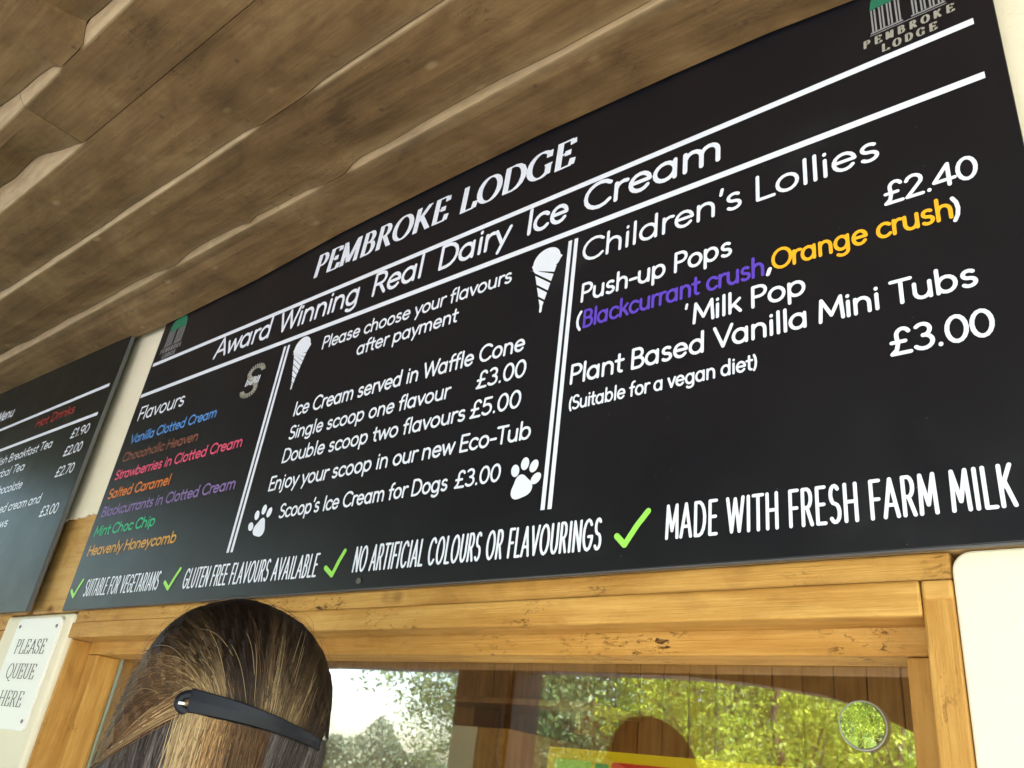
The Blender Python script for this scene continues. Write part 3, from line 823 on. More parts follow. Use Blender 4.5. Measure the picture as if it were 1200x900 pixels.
# round badge shaped like an S of short spokes with white letters across
p = Print(BYF); cx, cz = -1.795, .875
for k in range(19):
    a = math.radians(10 + k * 265 / 18)
    for (qx, qz, sg) in ((cx + .006, cz + .024, 1), (cx - .006, cz - .024, -1)):
        c, s_ = math.cos(a) * sg, math.sin(a) * sg
        p.ribbon([(qx + .021 * c, qz + .012 * s_), (qx + .039 * c, qz + .026 * s_)], lambda q: .0042, False)
p.done('badge_emblem', 'badge', MB_, 'small grey badge shaped like the letter S')
p = Print(BYF)
for k in range(8): p.ribbon([(cx - .028 + .008 * k, cz - .010 + .001 * (k % 3)), (cx - .025 + .008 * k, cz + .010 - .002 * (k % 2))], lambda q: .0042)
p.done('badge_band', 'white', MB_, 'tiny white marks across the grey badge')
# two pavilion logos
def logo(x0, zl, wd, dim):
    g_ = Print(BYF); zt = zl + .080
    g_.poly([(x0 + wd * .02, zt), (x0 + wd * .86, zt), (x0 + wd * .84, zt + .012)] + [(x0 + wd * (.44 + .40 * math.cos(a)), zt + .012 + .036 * math.sin(a)) for a in np.linspace(.1, math.pi - .1, 12)] + [(x0 + wd * .04, zt + .012)])
    g_.ribbon([(x0 + wd * .44, zt + .046), (x0 + wd * .44, zt + .060)], lambda q: .008)
    g_.done('logo_roof', 'logo_green', MB_, 'green domed roof of a small pavilion logo')
    c_ = Print(BYF)
    for k in range(9):
        xx = x0 + wd * (.06 + .095 * k)
        if k == 4: continue
        for dx in (-.0022, .0026):
            c_.ribbon([(xx + dx, zl + .029), (xx + dx, zt - .001)], lambda q: .0026, False)
        c_.ribbon([(xx - .006, zl + .027), (xx + .006, zl + .027)], lambda q: .003, False)
    c_.ribbon([(x0, zl + .022), (x0 + wd * .88, zl + .022)], lambda q: .0015, False)
    c_.done('logo_columns', 'grey', MB_, 'grey columns of a small pavilion logo')
    t_ = Print(BYF)
    def spaced(st, xa, xb, z, cap):
        for i, ch in enumerate(st):
            xc = xa + (xb - xa) * i / (len(st) - 1)
            a_ = SG[ch][0]; t_.text(ch, 'serif', xc - .0055, xc + .0055, z, cap, .26, .05)
    spaced('PEMBROKE', x0 - .006, x0 + wd - .012, zl, .0165)
    spaced('LODGE', x0 + wd * .16, x0 + wd * .70, zl - .0225, .0165)
    t_.done('logo_lettering', 'grey' if dim else 'badge', MB_, 'tiny spaced letters under a pavilion logo')
logo(-.226, 1.1125, .126, False)
logo(-2.402, 1.1095, .122, True)

# ------------------------------------------------------------------ left (drinks) menu board
LB = thing('menu_board', 'black hot drinks menu board cut off by the left edge of the photo', 'menu board', (-3.9, .97, ZC + .305))
LY = .958
box('panel', -5.1, -2.648, LY, LY + .012, .3035, 1.300, M['board_left'], LB, bevel=.0015)
box('edge_trim', -2.6478, -2.6462, LY + .0008, LY + .0125, .3035, 1.29, M['edge'], LB, bevel=0)
for x, z in ((-2.90, .5), (-2.90, 1.0), (-3.6, .5), (-4.9, .5), (-4.9, 1.0)):
    b = MB(); b.tube([(x, LY + .0125, z), (x, WY - .0005, z)], .01, 10); obj('standoff', b, M['metal'], LB)
rule(LY, -5.0, -2.674, 1.053, .0125, LB); rule(LY, -5.0, -2.680, .947, .0125, LB)
def rtext(st, xr, z, cap, c='white', xl=None, k=.40):
    p = Print(LY)
    if xl is None:
        xl = xr - sum(G[q][0] for q in st) * cap * 1.0
    p.text(st, 'sans', xl, xr, z, cap, .135); p.done('lettering', c, LB, c + ' lettering reading ' + st)
rtext('Hot Drinks', -2.892, .990, .039, 'red', -3.211)
rtext('Menu', -3.53, 1.100, .050)
for st, z in (('£1.90', .882), ('£2.00', .817), ('£2.70', .743), ('£3.00', .607)): rtext(st, -2.704, z, .037, 'white', -2.832)
rtext('English Breakfast Tea', -2.971, .874, .036, xl=-3.55); rtext('Herbal Tea', -3.15, .815, .036, xl=-3.46); rtext('Hot Chocolate', -3.10, .740, .036, xl=-3.45)
rtext('with whipped cream and', -2.875, .660, .036, xl=-3.48); rtext('marshmallows', -3.087, .600, .036, xl=-3.48)

# ------------------------------------------------------------------ notice on the pier
NS = thing('notice_plate', 'white plate with rounded corners reading PLEASE QUEUE HERE on the cream pier', 'sign', (-2.578, .98, ZC))
def rrect(x0, x1, z0, z1, r, n=6):
    o = []
    for cx, cz, a in ((x1 - r, z1 - r, 0), (x0 + r, z1 - r, 90), (x0 + r, z0 + r, 180), (x1 - r, z0 + r, 270)):
        for i in range(n + 1):
            q = math.radians(a + 90 * i / n); o.append((cx + r * math.cos(q), cz + r * math.sin(q)))
    return o
PY = .979
obj('plate', MB().prism(rrect(-2.724, -2.431, -.008, .287, .018), 1, PY, PY + .0085), M['sign_white'], NS, bevel=.0012)
for st, x0, x1, z in (('PLEASE', -2.676, -2.478, .187), ('QUEUE', -2.672, -2.484, .120), ('HERE', -2.655, -2.500, .048)):
    p = Print(PY); p.text(st, 'serif', x0, x1, z, .041, .12)
    o = p.done('lettering', 'black', NS, 'dark serif lettering reading ' + st); o.data.materials.clear(); o.data.materials.append(M['ink'])
for x, z in ((-2.700, .264), (-2.452, .262), (-2.452, .016), (-2.700, .016)):
    b = MB(); b.tube([(x, PY - .002, z), (x, PY - .0001, z)], .005, 12); obj('screw', b, M['metal'], NS)

# ------------------------------------------------------------------ poster inside the glass
PO = thing('poster', 'yellow topped ice lolly poster stuck inside the window glass', 'poster', (-.66, 1.15, ZC - .1))
PG = WY + .1365
M['poster_yellow'] = plain('poster_yellow', (.90, .62, .01, 1), .5, .3)
box('sheet', -.850, -.440, PG, PG + .001, -.40, .076, M['poster_yellow'], PO, bevel=0)
def patch(x0, x1, z0, z1, col, lab):
    p = Print(PG); p.poly(rrect(x0, x1, z0, z1, .004)); o = p.done('printed_patch', 'green', PO, lab); o.data.materials.clear()
    k = 'poster_' + col
    if k not in M: M[k] = plain(k, {'lime': (.55, .75, .12, 1), 'red': (.75, .06, .03, 1), 'green': (.06, .40, .08, 1)}[col], .5, .3)
    o.data.materials.append(M[k])
patch(-.835, -.765, -.05, .060, 'lime', 'lime green picture block on the poster')
patch(-.760, -.735, -.03, .058, 'green', 'small green picture block on the poster')
patch(-.730, -.60, -.04, .0615, 'red', 'red picture block on the poster')
patch(-.59, -.49, -.06, .054, 'lime', 'second lime picture block on the poster')

# ------------------------------------------------------------------ trees
def make_crown(name, lobes, nleaf, size, m, seed, gap=.0):
    r = np.random.default_rng(seed)
    C, S = [], []
    wts = np.array([l[3] * l[4] * l[5] for l in lobes]); wts = wts / wts.sum()
    for l, w_ in zip(lobes, wts):
        n = int(nleaf * w_)
        # leaf clumps inside each lobe, mostly near its skin
        nc = max(6, n // 45)
        d = r.normal(size=(nc, 3)); d /= np.linalg.norm(d, axis=1)[:, None]
        rad = r.uniform(.45, 1.05, nc)[:, None]
        cc = d * rad * np.array(l[3:6]) + np.array(l[:3])
        idx = r.integers(0, nc, n)
        sp = min(l[3:6]) * .15
        p = cc[idx] + r.normal(size=(n, 3)) * sp
        C.append(p); S.append(np.clip(r.uniform(0, 1, nc)[idx] * .7 + r.uniform(0, .3, n), 0, 1))
    C = np.vstack(C); S = np.concatenate(S); n = len(C)
    a = r.normal(size=(n, 3)); a /= np.linalg.norm(a, axis=1)[:, None]
    b_ = r.normal(size=(n, 3)); b_ = np.cross(a, b_); b_ /= np.linalg.norm(b_, axis=1)[:, None]
    sz = size * r.uniform(.6, 1.3, n)[:, None]
    V = np.stack([C - a * sz, C + b_ * sz * .45, C + a * sz, C - b_ * sz * .45], 1).reshape(-1, 3)
    me = bpy.data.meshes.new(name)
    me.vertices.add(4 * n); me.vertices.foreach_set('co', V.ravel())
    me.loops.add(4 * n); me.loops.foreach_set('vertex_index', np.arange(4 * n))
    me.polygons.add(n); me.polygons.foreach_set('loop_start', np.arange(n) * 4); me.polygons.foreach_set('loop_total', np.full(n, 4))
    me.update(); me.validate()
    at = me.attributes.new('shade', 'FLOAT', 'FACE'); at.data.foreach_set('value', S.astype(np.float32))
    me.materials.append(m)
    return me
def make_trunk(name, h, r0, lobes, seed):
    r = random.Random(seed); b = MB()
    pts = [(0, 0, 0), (.05 * h * r.uniform(-1, 1), .05 * h * r.uniform(-1, 1), h * .35), (.08 * h * r.uniform(-1, 1), .06 * h * r.uniform(-1, 1), h * .7), (0, 0, h * .95)]
    b.tube(pts, [r0, r0 * .75, r0 * .45, r0 * .12], 8)
    for l in lobes:
        k = r.uniform(.25, .6); s_ = (pts[1][0] * k, pts[1][1] * k, h * k)
        e_ = (l[0] * .85, l[1] * .85, l[2])
        mid = ((s_[0] + e_[0]) / 2, (s_[1] + e_[1]) / 2, (s_[2] + e_[2]) / 2 + .1 * h * r.uniform(-.5, .6))
        b.tube([s_, mid, e_], [r0 * .25, r0 * .14, r0 * .04], 6)
    v = np.array(b.v); me = bpy.data.meshes.new(name); me.from_pydata(v.tolist(), [], b.f); me.update(); me.shade_smooth()
    me.materials.append(M['trunk'])
    return me
KIND = {}
def kindof(key, h, w_, nl, leaf, m, seed, bushy=False):
    r = random.Random(seed); lobes = []
    for i in range(9):
        a = i * 2.4 + r.random(); q = r.uniform(.25, .72)
        z = h * (r.uniform(.18, .9) if bushy else r.uniform(.42, .92))
        s_ = w_ * r.uniform(.22, .36)
        lobes.append((w_ * .5 * q * math.cos(a) * 1.3, w_ * .5 * q * math.sin(a) * 1.3, z, s_, s_, s_ * r.uniform(.6, .95)))
    KIND[key] = (make_crown('crown_' + key, lobes, nl, leaf, m, seed), make_trunk('trunk_' + key, h, .020 * h, lobes, seed))
kindof('green', 7.5, 5.5, 34000, .048, M['leaf_green'], 3, True)
kindof('grey', 5.6, 5.0, 15000, .040, M['leaf_grey'], 5, True)
kindof('lime', 4.6, 2.6, 11000, .040, M['leaf_lime'], 11, False)
kindof('dark', 9.0, 6.5, 30000, .06, M['leaf_dark'], 13, True)
CY = 1.0 + (1.0 + .264)
def place_tree(key, deg, dist, sc, rot, label, group, dz=0):
    a = math.radians(deg)
    t = thing('tree', label, 'tree', (-dist * math.sin(a), CY - dist * math.cos(a), dz), group)
    t.scale = (sc,) * 3; t.rotation_euler = (0, 0, rot)
    for nm, me in zip(('crown', 'trunk'), KIND[key]):
        o = bpy.data.objects.new(nm, me); COL.objects.link(o); o.parent = t
    return t
TG = 'trees reflected in the serving window glass'
for args in (
    ('green', 39.4, 24, .82, .3, 'green tree behind the dark post in the window reflection', TG),
    ('green', 38.5, 14, .92, 1.2, 'bright green bushy tree right of the reflected dark post', TG),
    ('grey', 33.5, 15, 1.0, 2.0, 'grey green tree above the head silhouette reflected in the window', TG),
    ('dark', 29.0, 15, .95, .7, 'pale grey green tree right of the reflected head silhouette', TG),
    ('dark', 24, 17, 1.0, 2.6, 'mid green tall tree behind the yellow green foliage in the reflection', TG),
    ('lime', 27.2, 10.5, .80, .4, 'small yellow green sunlit tree left of centre in the glass reflection', TG),
    ('lime', 21.5, 8.6, .76, 2.2, 'yellow green sunlit tree left of the round vent in the reflection', TG),
    ('dark', 18, 16, .9, 1.5, 'dark tree behind the sunlit foliage near the round vent', TG),
    ('lime', 15.0, 8.0, .62, 3.6, 'yellow green tree at the far right of the glass reflection', TG),
    ('green', 12, 14, 1.0, 4.0, 'green tree behind the right end of the reflection', TG),
    ('dark', 66.0, 11, .95, 2.0, 'dark leaved tree whose branch hangs into the reflected sky', TG),
    ('grey', 62, 30, .8, 1.0, 'grey green tree standing in the park beyond the veranda', TG),
    ('green', 5, 16, 1.0, 1.0, 'green tree standing straight across the path from the kiosk', TG),
    ('dark', -6, 18, 1.0, 3.0, 'dark tree across the path to the right of the kiosk', TG)):
    place_tree(*args)
# hedge of far woods
def band(name, d0, d1, a0, a1, n, hgt, size, m, seed):
    r = np.random.default_rng(seed)
    ang = np.radians(r.uniform(a0, a1, n)); d = r.uniform(d0, d1, n)
    top = hgt * (.72 + .18 * np.sin(ang * 47) + .10 * np.sin(ang * 113 + 2))
    z = top * r.uniform(0, 1, n) ** .6
    C = np.stack([-d * np.sin(ang), CY - d * np.cos(ang), z], 1)
    a = r.normal(size=(n, 3)); a /= np.linalg.norm(a, axis=1)[:, None]
    b_ = np.cross(a, r.normal(size=(n, 3))); b_ /= np.linalg.norm(b_, axis=1)[:, None]
    V = np.stack([C - a * size, C + b_ * size * .6, C + a * size, C - b_ * size * .6], 1).reshape(-1, 3)
    me = bpy.data.meshes.new(name)
    me.vertices.add(4 * n); me.vertices.foreach_set('co', V.ravel())
    me.loops.add(4 * n); me.loops.foreach_set('vertex_index', np.arange(4 * n))
    me.polygons.add(n); me.polygons.foreach_set('loop_start', np.arange(n) * 4); me.polygons.foreach_set('loop_total', np.full(n, 4))
    me.update()
    at = me.attributes.new('shade', 'FLOAT', 'FACE'); at.data.foreach_set('value', (np.sin(ang * 61) * .3 + .5 + r.uniform(-.2, .2, n)).clip(0, 1).astype(np.float32))
    me.materials.append(m)
    o = bpy.data.objects.new(name, me); COL.objects.link(o)
    o['kind'] = 'stuff'; o['label'] = 'far off wood along the skyline of the park'; o['category'] = 'wood'
    return o
band('far_wood', 62, 78, 30, 85, 80000, 5.4, .17, M['leaf_grey'], 21)
band('far_wood', 40, 48, -25, 42, 40000, 7.0, .22, M['leaf_dark'], 22)

# ------------------------------------------------------------------ person
vdir = Vector((-.8534, .5212, 0)).normalized()     # the way she faces
rdir = Vector((.5212, .8534, 0)).normalized()      # her right hand side as seen from behind
ndir = -vdir
HC = Vector((-.996, .608, ZC + .05))
PE = thing('person', 'person with blonde streaked brown hair in a black clip, back turned, at the window', 'person', (HC.x + .02, HC.y, .06))
def loc(a, b, n): return HC + rdir * a + Vector((0, 0, b)) + ndir * n
M['skin'] = plain('skin', (.50, .30, .21, 1), .5, .4)
M['top'] = plain('navy_knit_top', (.03, .035, .055, 1), .9, .2, bump=.4, bscale=200)
M['jeans'] = plain('blue_jeans', (.05, .08, .15, 1), .85, .2, bump=.3, bscale=300)
# head: sculpted ellipsoid with brow, nose, mouth, chin, ears
def head():
    vs, fs = [], []; nu, nv = 40, 30
    for j in range(nv + 1):
        ph = math.pi * j / nv
        for i in range(nu):
            th = 2 * math.pi * i / nu
            x_, y_, z_ = math.sin(ph) * math.sin(th), math.sin(ph) * math.cos(th), math.cos(ph)   # y_ = forward
            rx, ry, rz = .074, .095, .112
            if z_ < 0: rx *= 1 - .28 * z_ * z_; ry *= 1 - .10 * z_ * z_
            px, py, pz = x_ * rx, y_ * ry, z_ * rz
            if y_ > 0:
                g_ = lambda cx, cz, s1, s2: math.exp(-((px - cx) / s1) ** 2 - ((pz - cz) / s2) ** 2)
                py += .024 * g_(0, -.028, .010, .012) + .012 * g_(0, -.008, .008, .022)      # nose
                py -= .010 * g_(.032, 0, .014, .010) + .010 * g_(-.032, 0, .014, .010)        # eye sockets
                py += .006 * g_(0, .022, .05, .010) + .007 * g_(0, -.058, .022, .006) + .006 * g_(0, -.070, .020, .005) + .010 * g_(0, -.092, .022, .014)
            vs.append((px, py, pz))
    for j in range(nv):
        for i in range(nu):
            fs.append((j * nu + i, j * nu + (i + 1) % nu, (j + 1) * nu + (i + 1) % nu, (j + 1) * nu + i))
    b = MB()
    for px, py, pz in vs: b.v.append(tuple(loc(.028 - px, pz - .005, .012 - py)))
    b.f = fs
    for sg in (-1, 1):                                # ears
        n0 = len(b.v)
        for k in range(10):
            q = 2 * math.pi * k / 10
            for dd, rr in ((0, 1), (.012, 1.15), (.014, .7)):
                b.v.append(tuple(loc(.028 + sg * (.070 + dd), -.01 + .028 * rr * math.sin(q), .012 + .016 * rr * math.cos(q))))
        for k in range(10):
            for m_ in (0, 1):
                a = n0 + k * 3 + m_; c_ = n0 + ((k + 1) % 10) * 3 + m_
                b.f.append((a, c_, c_ + 1, a + 1))
    return b
obj('head', head(), M['skin'], PE, smooth=True, rel=False)
for sg in (-1, 1):
    b = MB(); b.tube([loc(.028 + sg * .032, -.005, -.083 + .012), loc(.028 + sg * .032, -.005, -.090 + .012)], [.010, .005], 10)
    obj('eye', b, M['sign_white'], PE, rel=False, smooth=True)
b = MB(); b.tube([loc(.008, -.069, -.085), loc(.028, -.068, -.092), loc(.048, -.069, -.085)], [.002, .005, .002], 6)
obj('mouth', b, plain('lips', (.42, .15, .13, 1), .5), PE, rel=False, smooth=True)
# body: one skinned surface grown over a skeleton, pelvis as the root
def skinbody(name, joints, edges, rads, material, root=0):
    me = bpy.data.meshes.new(name)
    org = Vector((HC.x, HC.y, 0))
    me.from_pydata([tuple(Vector(j) - org) for j in joints], edges, [])
    o = finish(name, me, material, PE, org)
    m_ = o.modifiers.new('skin', 'SKIN'); m_.use_smooth_shade = True
    sv = me.skin_vertices[0].data
    for i, r_ in enumerate(rads): sv[i].radius = (r_, r_ * .8) if not isinstance(r_, tuple) else r_; sv[i].use_root = (i == root)
    s_ = o.modifiers.new('subsurf', 'SUBSURF'); s_.levels = 1; s_.render_levels = 2
    return o
Bz = -ZC - .05                                   # floor in local b
def J(a, z, n): return loc(.028 + a, z - ZC - .05, n)
jt = [J(0, .90, 0), J(0, 1.08, .0), J(0, 1.25, .0), J(0, 1.36, .01), J(0, 1.44, .01), J(0, 1.50, .005)]
ed = [(0, 1), (1, 2), (2, 3), (3, 4), (4, 5)]
rd = [.15, .125, .145, .13, .052, .05]
for sg in (-1, 1):
    n0 = len(jt)
    jt += [J(sg * .15, 1.36, .005), J(sg * .21, 1.10, .02), J(sg * .17, 1.0, -.14), J(sg * .10, 1.03, -.24), J(sg * .09, 1.035, -.30)]
    ed += [(3, n0), (n0, n0 + 1), (n0 + 1, n0 + 2), (n0 + 2, n0 + 3), (n0 + 3, n0 + 4)]
    rd += [.058, .042, .034, .024, .030]
    n0 = len(jt)
    jt += [J(sg * .09, .82, 0), J(sg * .10, .50, -.01), J(sg * .11, .16, .02), J(sg * .115, .11, -.06)]
    ed += [(0, n0), (n0, n0 + 1), (n0 + 1, n0 + 2), (n0 + 2, n0 + 3)]
    rd += [.088, .058, .040, .034]
skinbody('body', jt, ed, rd, M['skin'])
tj = [J(0, .98, 0), J(0, 1.08, 0), J(0, 1.25, 0), J(0, 1.36, .01), J(0, 1.425, .012)]; te = [(0, 1), (1, 2), (2, 3), (3, 4)]; tr_ = [.160, .142, .165, .165, .075]
for sg in (-1, 1):
    n0 = len(tj); tj += [J(sg * .155, 1.36, .005), J(sg * .21, 1.10, .02), J(sg * .178, 1.01, -.12)]
    te += [(3, n0), (n0, n0 + 1), (n0 + 1, n0 + 2)]; tr_ += [.082, .058, .048]
skinbody('top', tj, te, tr_, M['top'])
lj = [J(0, .94, 0), J(0, .86, 0)]; le = [(0, 1)]; lr = [.162, .15]
for sg in (-1, 1):
    n0 = len(lj); lj += [J(sg * .092, .80, 0), J(sg * .10, .50, -.01), J(sg * .11, .17, .02)]
    le += [(1, n0), (n0, n0 + 1), (n0 + 1, n0 + 2)]; lr += [.098, .068, .052]
skinbody('jeans', lj, le, lr, M['jeans'])
for sg in (-1, 1):                               # hands with separate fingers, shoes
    b = MB(); pc = J(sg * .09, 1.035, -.30)
    b.tube([pc, pc - ndir * .07], [.026, .034], 10)
    for k, l in enumerate((.062, .072, .068, .054)):
        s0 = pc - ndir * .065 + rdir * ((k - 1.5) * .018)
        b.tube([s0, s0 - ndir * l * .5 + Vector((0, 0, -.008)), s0 - ndir * l + Vector((0, 0, -.026))], [.0095, .0085, .0065], 8)
    s0 = pc - ndir * .02 - rdir * sg * .024
    b.tube([s0, s0 - ndir * .03 - rdir * sg * .018, s0 - ndir * .055 - rdir * sg * .020], [.012, .010, .008], 8)
    obj('hand', b, M['skin'], PE, rel=False, smooth=True)
    b = MB(); f0 = J(sg * .115, .105, .06)
    b.tube([f0, f0 - ndir * .08, f0 - ndir * .17, f0 - ndir * .23], [.035, .042, .044, .022], 12)
    obj('shoe', b, plain('black_shoe', (.02, .02, .02, 1), .5), PE, rel=False, smooth=True)
# hair volume: stacked ellipses following the outline in the photo
HB = [(.136, .004, .034), (.131, -.014, .062), (.122, -.036, .089), (.110, -.055, .107), (.084, -.077, .132), (.046, -.090, .150), (.008, -.096, .155), (-.034, -.102, .157), (-.086, -.108, .156), (-.16, -.113, .152), (-.24, -.108, .145), (-.30, -.095, .13)]
_bs = np.linspace(-.30, .136, 120)
_L = np.interp(_bs, [h[0] for h in HB][::-1], [h[1] for h in HB][::-1]); _R = np.interp(_bs, [h[0] for h in HB][::-1], [h[2] for h in HB][::-1])
_k = np.exp(-np.linspace(-2, 2, 9) ** 2); _k /= _k.sum()
_L = np.convolve(np.pad(_L, 4, 'edge'), _k, 'valid'); _R = np.convolve(np.pad(_R, 4, 'edge'), _k, 'valid')
def lr_(b_): return float(np.interp(b_, _bs, _L)), float(np.interp(b_, _bs, _R))
HB = [(b_, *lr_(b_)) for b_ in list(np.linspace(.133, .09, 12)) + list(np.linspace(.08, -.30, 24))]
def dep(b_):
    if b_ > .01: return .118 * math.sqrt(max(.0, 1 - ((b_ - .01) / .128) ** 2)) + .002
    return .120 - .10 * min(1, max(0, (-b_ - .05) / .25)) ** 1.5 * .5
def hull(a, b_):
    l, r = lr_(b_); c = (l + r) / 2; h = (r - l) / 2
    q = (a - c) / max(h, .004)
    return dep(b_) * math.sqrt(max(0, 1 - min(1, q * q) * .999)) * 1.0
hb = MB(); NU = 40
for b_, l, r in HB:
    c = (l + r) / 2; h = (r - l) / 2
    for i in range(NU):
        th = 2 * math.pi * i / NU
        back = math.sin(th)
        d_ = dep(b_) * (back if back > 0 else back * (.62 if b_ > .04 else .28))
        hb.v.append(tuple(loc(c + (h - .006) * math.cos(th), b_ - .003, (d_ - .007 * (1 if back > 0 else 0)))))
for j in range(len(HB) - 1):
    for i in range(NU):
        hb.f.append((j * NU + i, j * NU + (i + 1) % NU, (j + 1) * NU + (i + 1) % NU, (j + 1) * NU + i))
hb.f.append(tuple(range(NU))); hb.f.append(tuple((len(HB) - 1) * NU + i for i in range(NU)))
hm, hnt, hbs = mat('hair_strands')
ha = hnt.nodes.new('ShaderNodeAttribute'); ha.attribute_name = 'tint'
hnt.links.new(ha.outputs['Color'], hbs.inputs['Base Color']); hbs.inputs['Roughness'].default_value = .55; hbs.inputs['Specular IOR Level'].default_value = .12
M['hair_base'] = plain('dark_under_hair', (.016, .010, .007, 1), .9, .02)
hv = obj('hair', hb, M['hair_base'], PE, rel=False, smooth=True)

DARK = np.array((.0075, .0040, .0026)); MIDB = np.array((.085, .043, .018)); BLON = np.array((.52, .37, .19)); GOLD = np.array((.33, .20, .085)); GREY = np.array((.088, .072, .066)); ORNG = np.array((.20, .10, .04))
def pl(pts, t):
    """point at parameter t of a polyline"""
    P = np.array(pts, float); s_ = np.linspace(0, 1, len(P))
    return np.array([np.interp(t, s_, P[:, 0]), np.interp(t, s_, P[:, 1])])
strands = []     # (list of 3D points, widths, colours)
NP_ = 12
def add_strand(p0, p1, p2, p3, lift, c0, c1, wd, curl=0):
    slack = random.choices((.004, .008, .013), (.86, .10, .04))[0]
    ts = np.linspace(0, 1, NP_)
    ph = random.uniform(0, 6.28)
    pts = []; cols = []; rid = random.uniform(.6, 1.2)
    for t in ts:
        q = (1 - t) ** 3 * p0 + 3 * (1 - t) ** 2 * t * p1 + 3 * (1 - t) * t * t * p2 + t ** 3 * p3
        a, b_ = q
        a += curl * math.sin(ph + t * 5)
        l, r = lr_(b_)
        a = min(max(a, l - slack), r + slack)
        g_ = (a * 1.0 + b_ * .35)
        ridge = .0030 * math.sin(g_ * 420 + 4 * math.sin(b_ * 40)) + .0016 * math.sin(g_ * 1100 + 9 * b_)
        pts.append(loc(a, b_, hull(a, b_) + lift + ridge * rid * math.sin(math.pi * min(1, t + .1))))
        k = t ** 2.3
        cols.append(c0 * (1 - k) + c1 * k)
    strands.append((pts, wd, cols))
TOPQ = [(-.104, -.055), (-.100, -.015), (-.095, .02), (-.083, .066), (-.060, .104), (-.030, .126), (.012, .136), (.056, .132), (.092, .119), (.124, .092), (.145, .06), (.152, .02), (.158, -.02)]
CLIP = [(-.018, .003), (0, .004), (.03, 0), (.06, -.004), (.09, -.009), (.12, -.015), (.140, -.02)]
def blend_light(t):
    """how blonde the swept-back hair is across the fan, left 0 to right 1"""
    v = 1.1 * math.exp(-((t - .20) / .075) ** 2) + .55 * math.exp(-((t - .33) / .035) ** 2) + .62 * math.exp(-((t - .60) / .05) ** 2) + .5 * math.exp(-((t - .74) / .06) ** 2) + .35 * math.exp(-((t - .05) / .08) ** 2)
    return min(1, v)
for i in range(12000):                      # hair swept from the crown and sides to the clip
    t = random.random(); u = random.random() ** .8
    q = pl(TOPQ, t); c = pl(CLIP, min(1, max(0, t * 1.0 + random.gauss(0, .02))) ** 1.15)
    # roots lie anywhere between the outline and part of the way in
    s0 = 0 if random.random() < .5 else random.uniform(0, .45)
    p0 = q * (1 - s0) + c * s0
    p3 = c + np.array((random.gauss(0, .002), random.gauss(0, .002)))
    up = np.array((0, .030 + .02 * abs(t - .5))) * (1 - s0)
    p1 = p0 * .72 + p3 * .28 + up; p2 = p0 * .25 + p3 * .75 + up * .6
    lt = blend_light(t)
    clump = .5 + .5 * math.sin(t * 160 + 2 * math.sin(t * 41))
    lt *= (.35 + .65 * clump)
    root = DARK * random.uniform(.7, 1.3) * (1 - .25 * lt) + MIDB * .25 * lt
    tip = DARK * (1 - lt) + (BLON if random.random() < .65 else GOLD) * lt
    tip = tip * random.uniform(.6, 1.2) + MIDB * .35 * random.random()
    if t < .22: root = root * .5 + MIDB * .7 * random.uniform(.4, 1.3)
    vb = math.exp(random.gauss(0, .42)); root = root * vb; tip = tip * math.exp(random.gauss(0, .3))
    add_strand(p0, p1, p2, p3, random.uniform(-.002, .0042), root, tip, random.uniform(.0005, .0011), .0012)
for i in range(1100):                      # twisted lock running down from the clip along the lower left
    t = random.random(); k = random.gauss(0, .005)
    p0 = np.array((-.016, .004 + k)); p3 = np.array((-.108 + k, -.080 + k)); 
    p1 = np.array((-.045, -.010 + k)); p2 = np.array((-.075, -.040 + k))
    c = (BLON * .8 if random.random() < .35 else MIDB * 1.5) * random.uniform(.5, 1.1)
    add_strand(p0, p1, p2, p3, random.uniform(.002, .008), c, c * .8, random.uniform(.0006, .0011))
for i in range(2400):                      # side hair above that lock
    t = random.random()
    p0 = pl([(-.086, .05), (-.095, .01), (-.101, -.03), (-.108, -.08)], t) + np.random.normal(0, .002, 2)
    p3 = pl([(-.02, .006), (-.024, .002), (-.05, -.014), (-.085, -.045)], t) + np.random.normal(0, .0025, 2)
    p1 = p0 * .6 + p3 * .4 + np.array((0, .012)); p2 = p0 * .3 + p3 * .7 + np.array((0, .008))
    lt = math.exp(-((t - .15) / .25) ** 2) * random.uniform(.3, 1)
    add_strand(p0, p1, p2, p3, random.uniform(0, .003), MIDB * random.uniform(.8, 1.8), MIDB * (1 - lt) + BLON * .8 * lt, random.uniform(.0006, .0011))
for i in range(2000):                      # tail of gathered hair under the clip
    t = random.random()
    tj_ = t + random.gauss(0, .05); p0 = np.array((-.018 + .085 * tj_, -.012 - .008 * t)); p3 = np.array((-.035 + .105 * t + random.gauss(0, .004), -.24 + random.uniform(-.04, .03)))
    p1 = p0 + np.array((-.004, -.04)); p2 = p3 + np.array((.006, .09))
    g_ = .5 + .5 * math.sin(t * 34 + 1)
    w_ = 1 / (1 + math.exp((t - .55 + random.gauss(0, .08)) / .05))
    c = (GOLD * g_ + ORNG * (1 - g_)) * w_ + MIDB * (.6 + .6 * g_) * (1 - w_)
    if t + random.gauss(0, .08) < .2: c = BLON * .7
    add_strand(p0, p1, p2, p3, random.uniform(.002, .010), c * random.uniform(.35, 1.3), c * random.uniform(.35, 1.2), random.uniform(.0005, .001), .004)
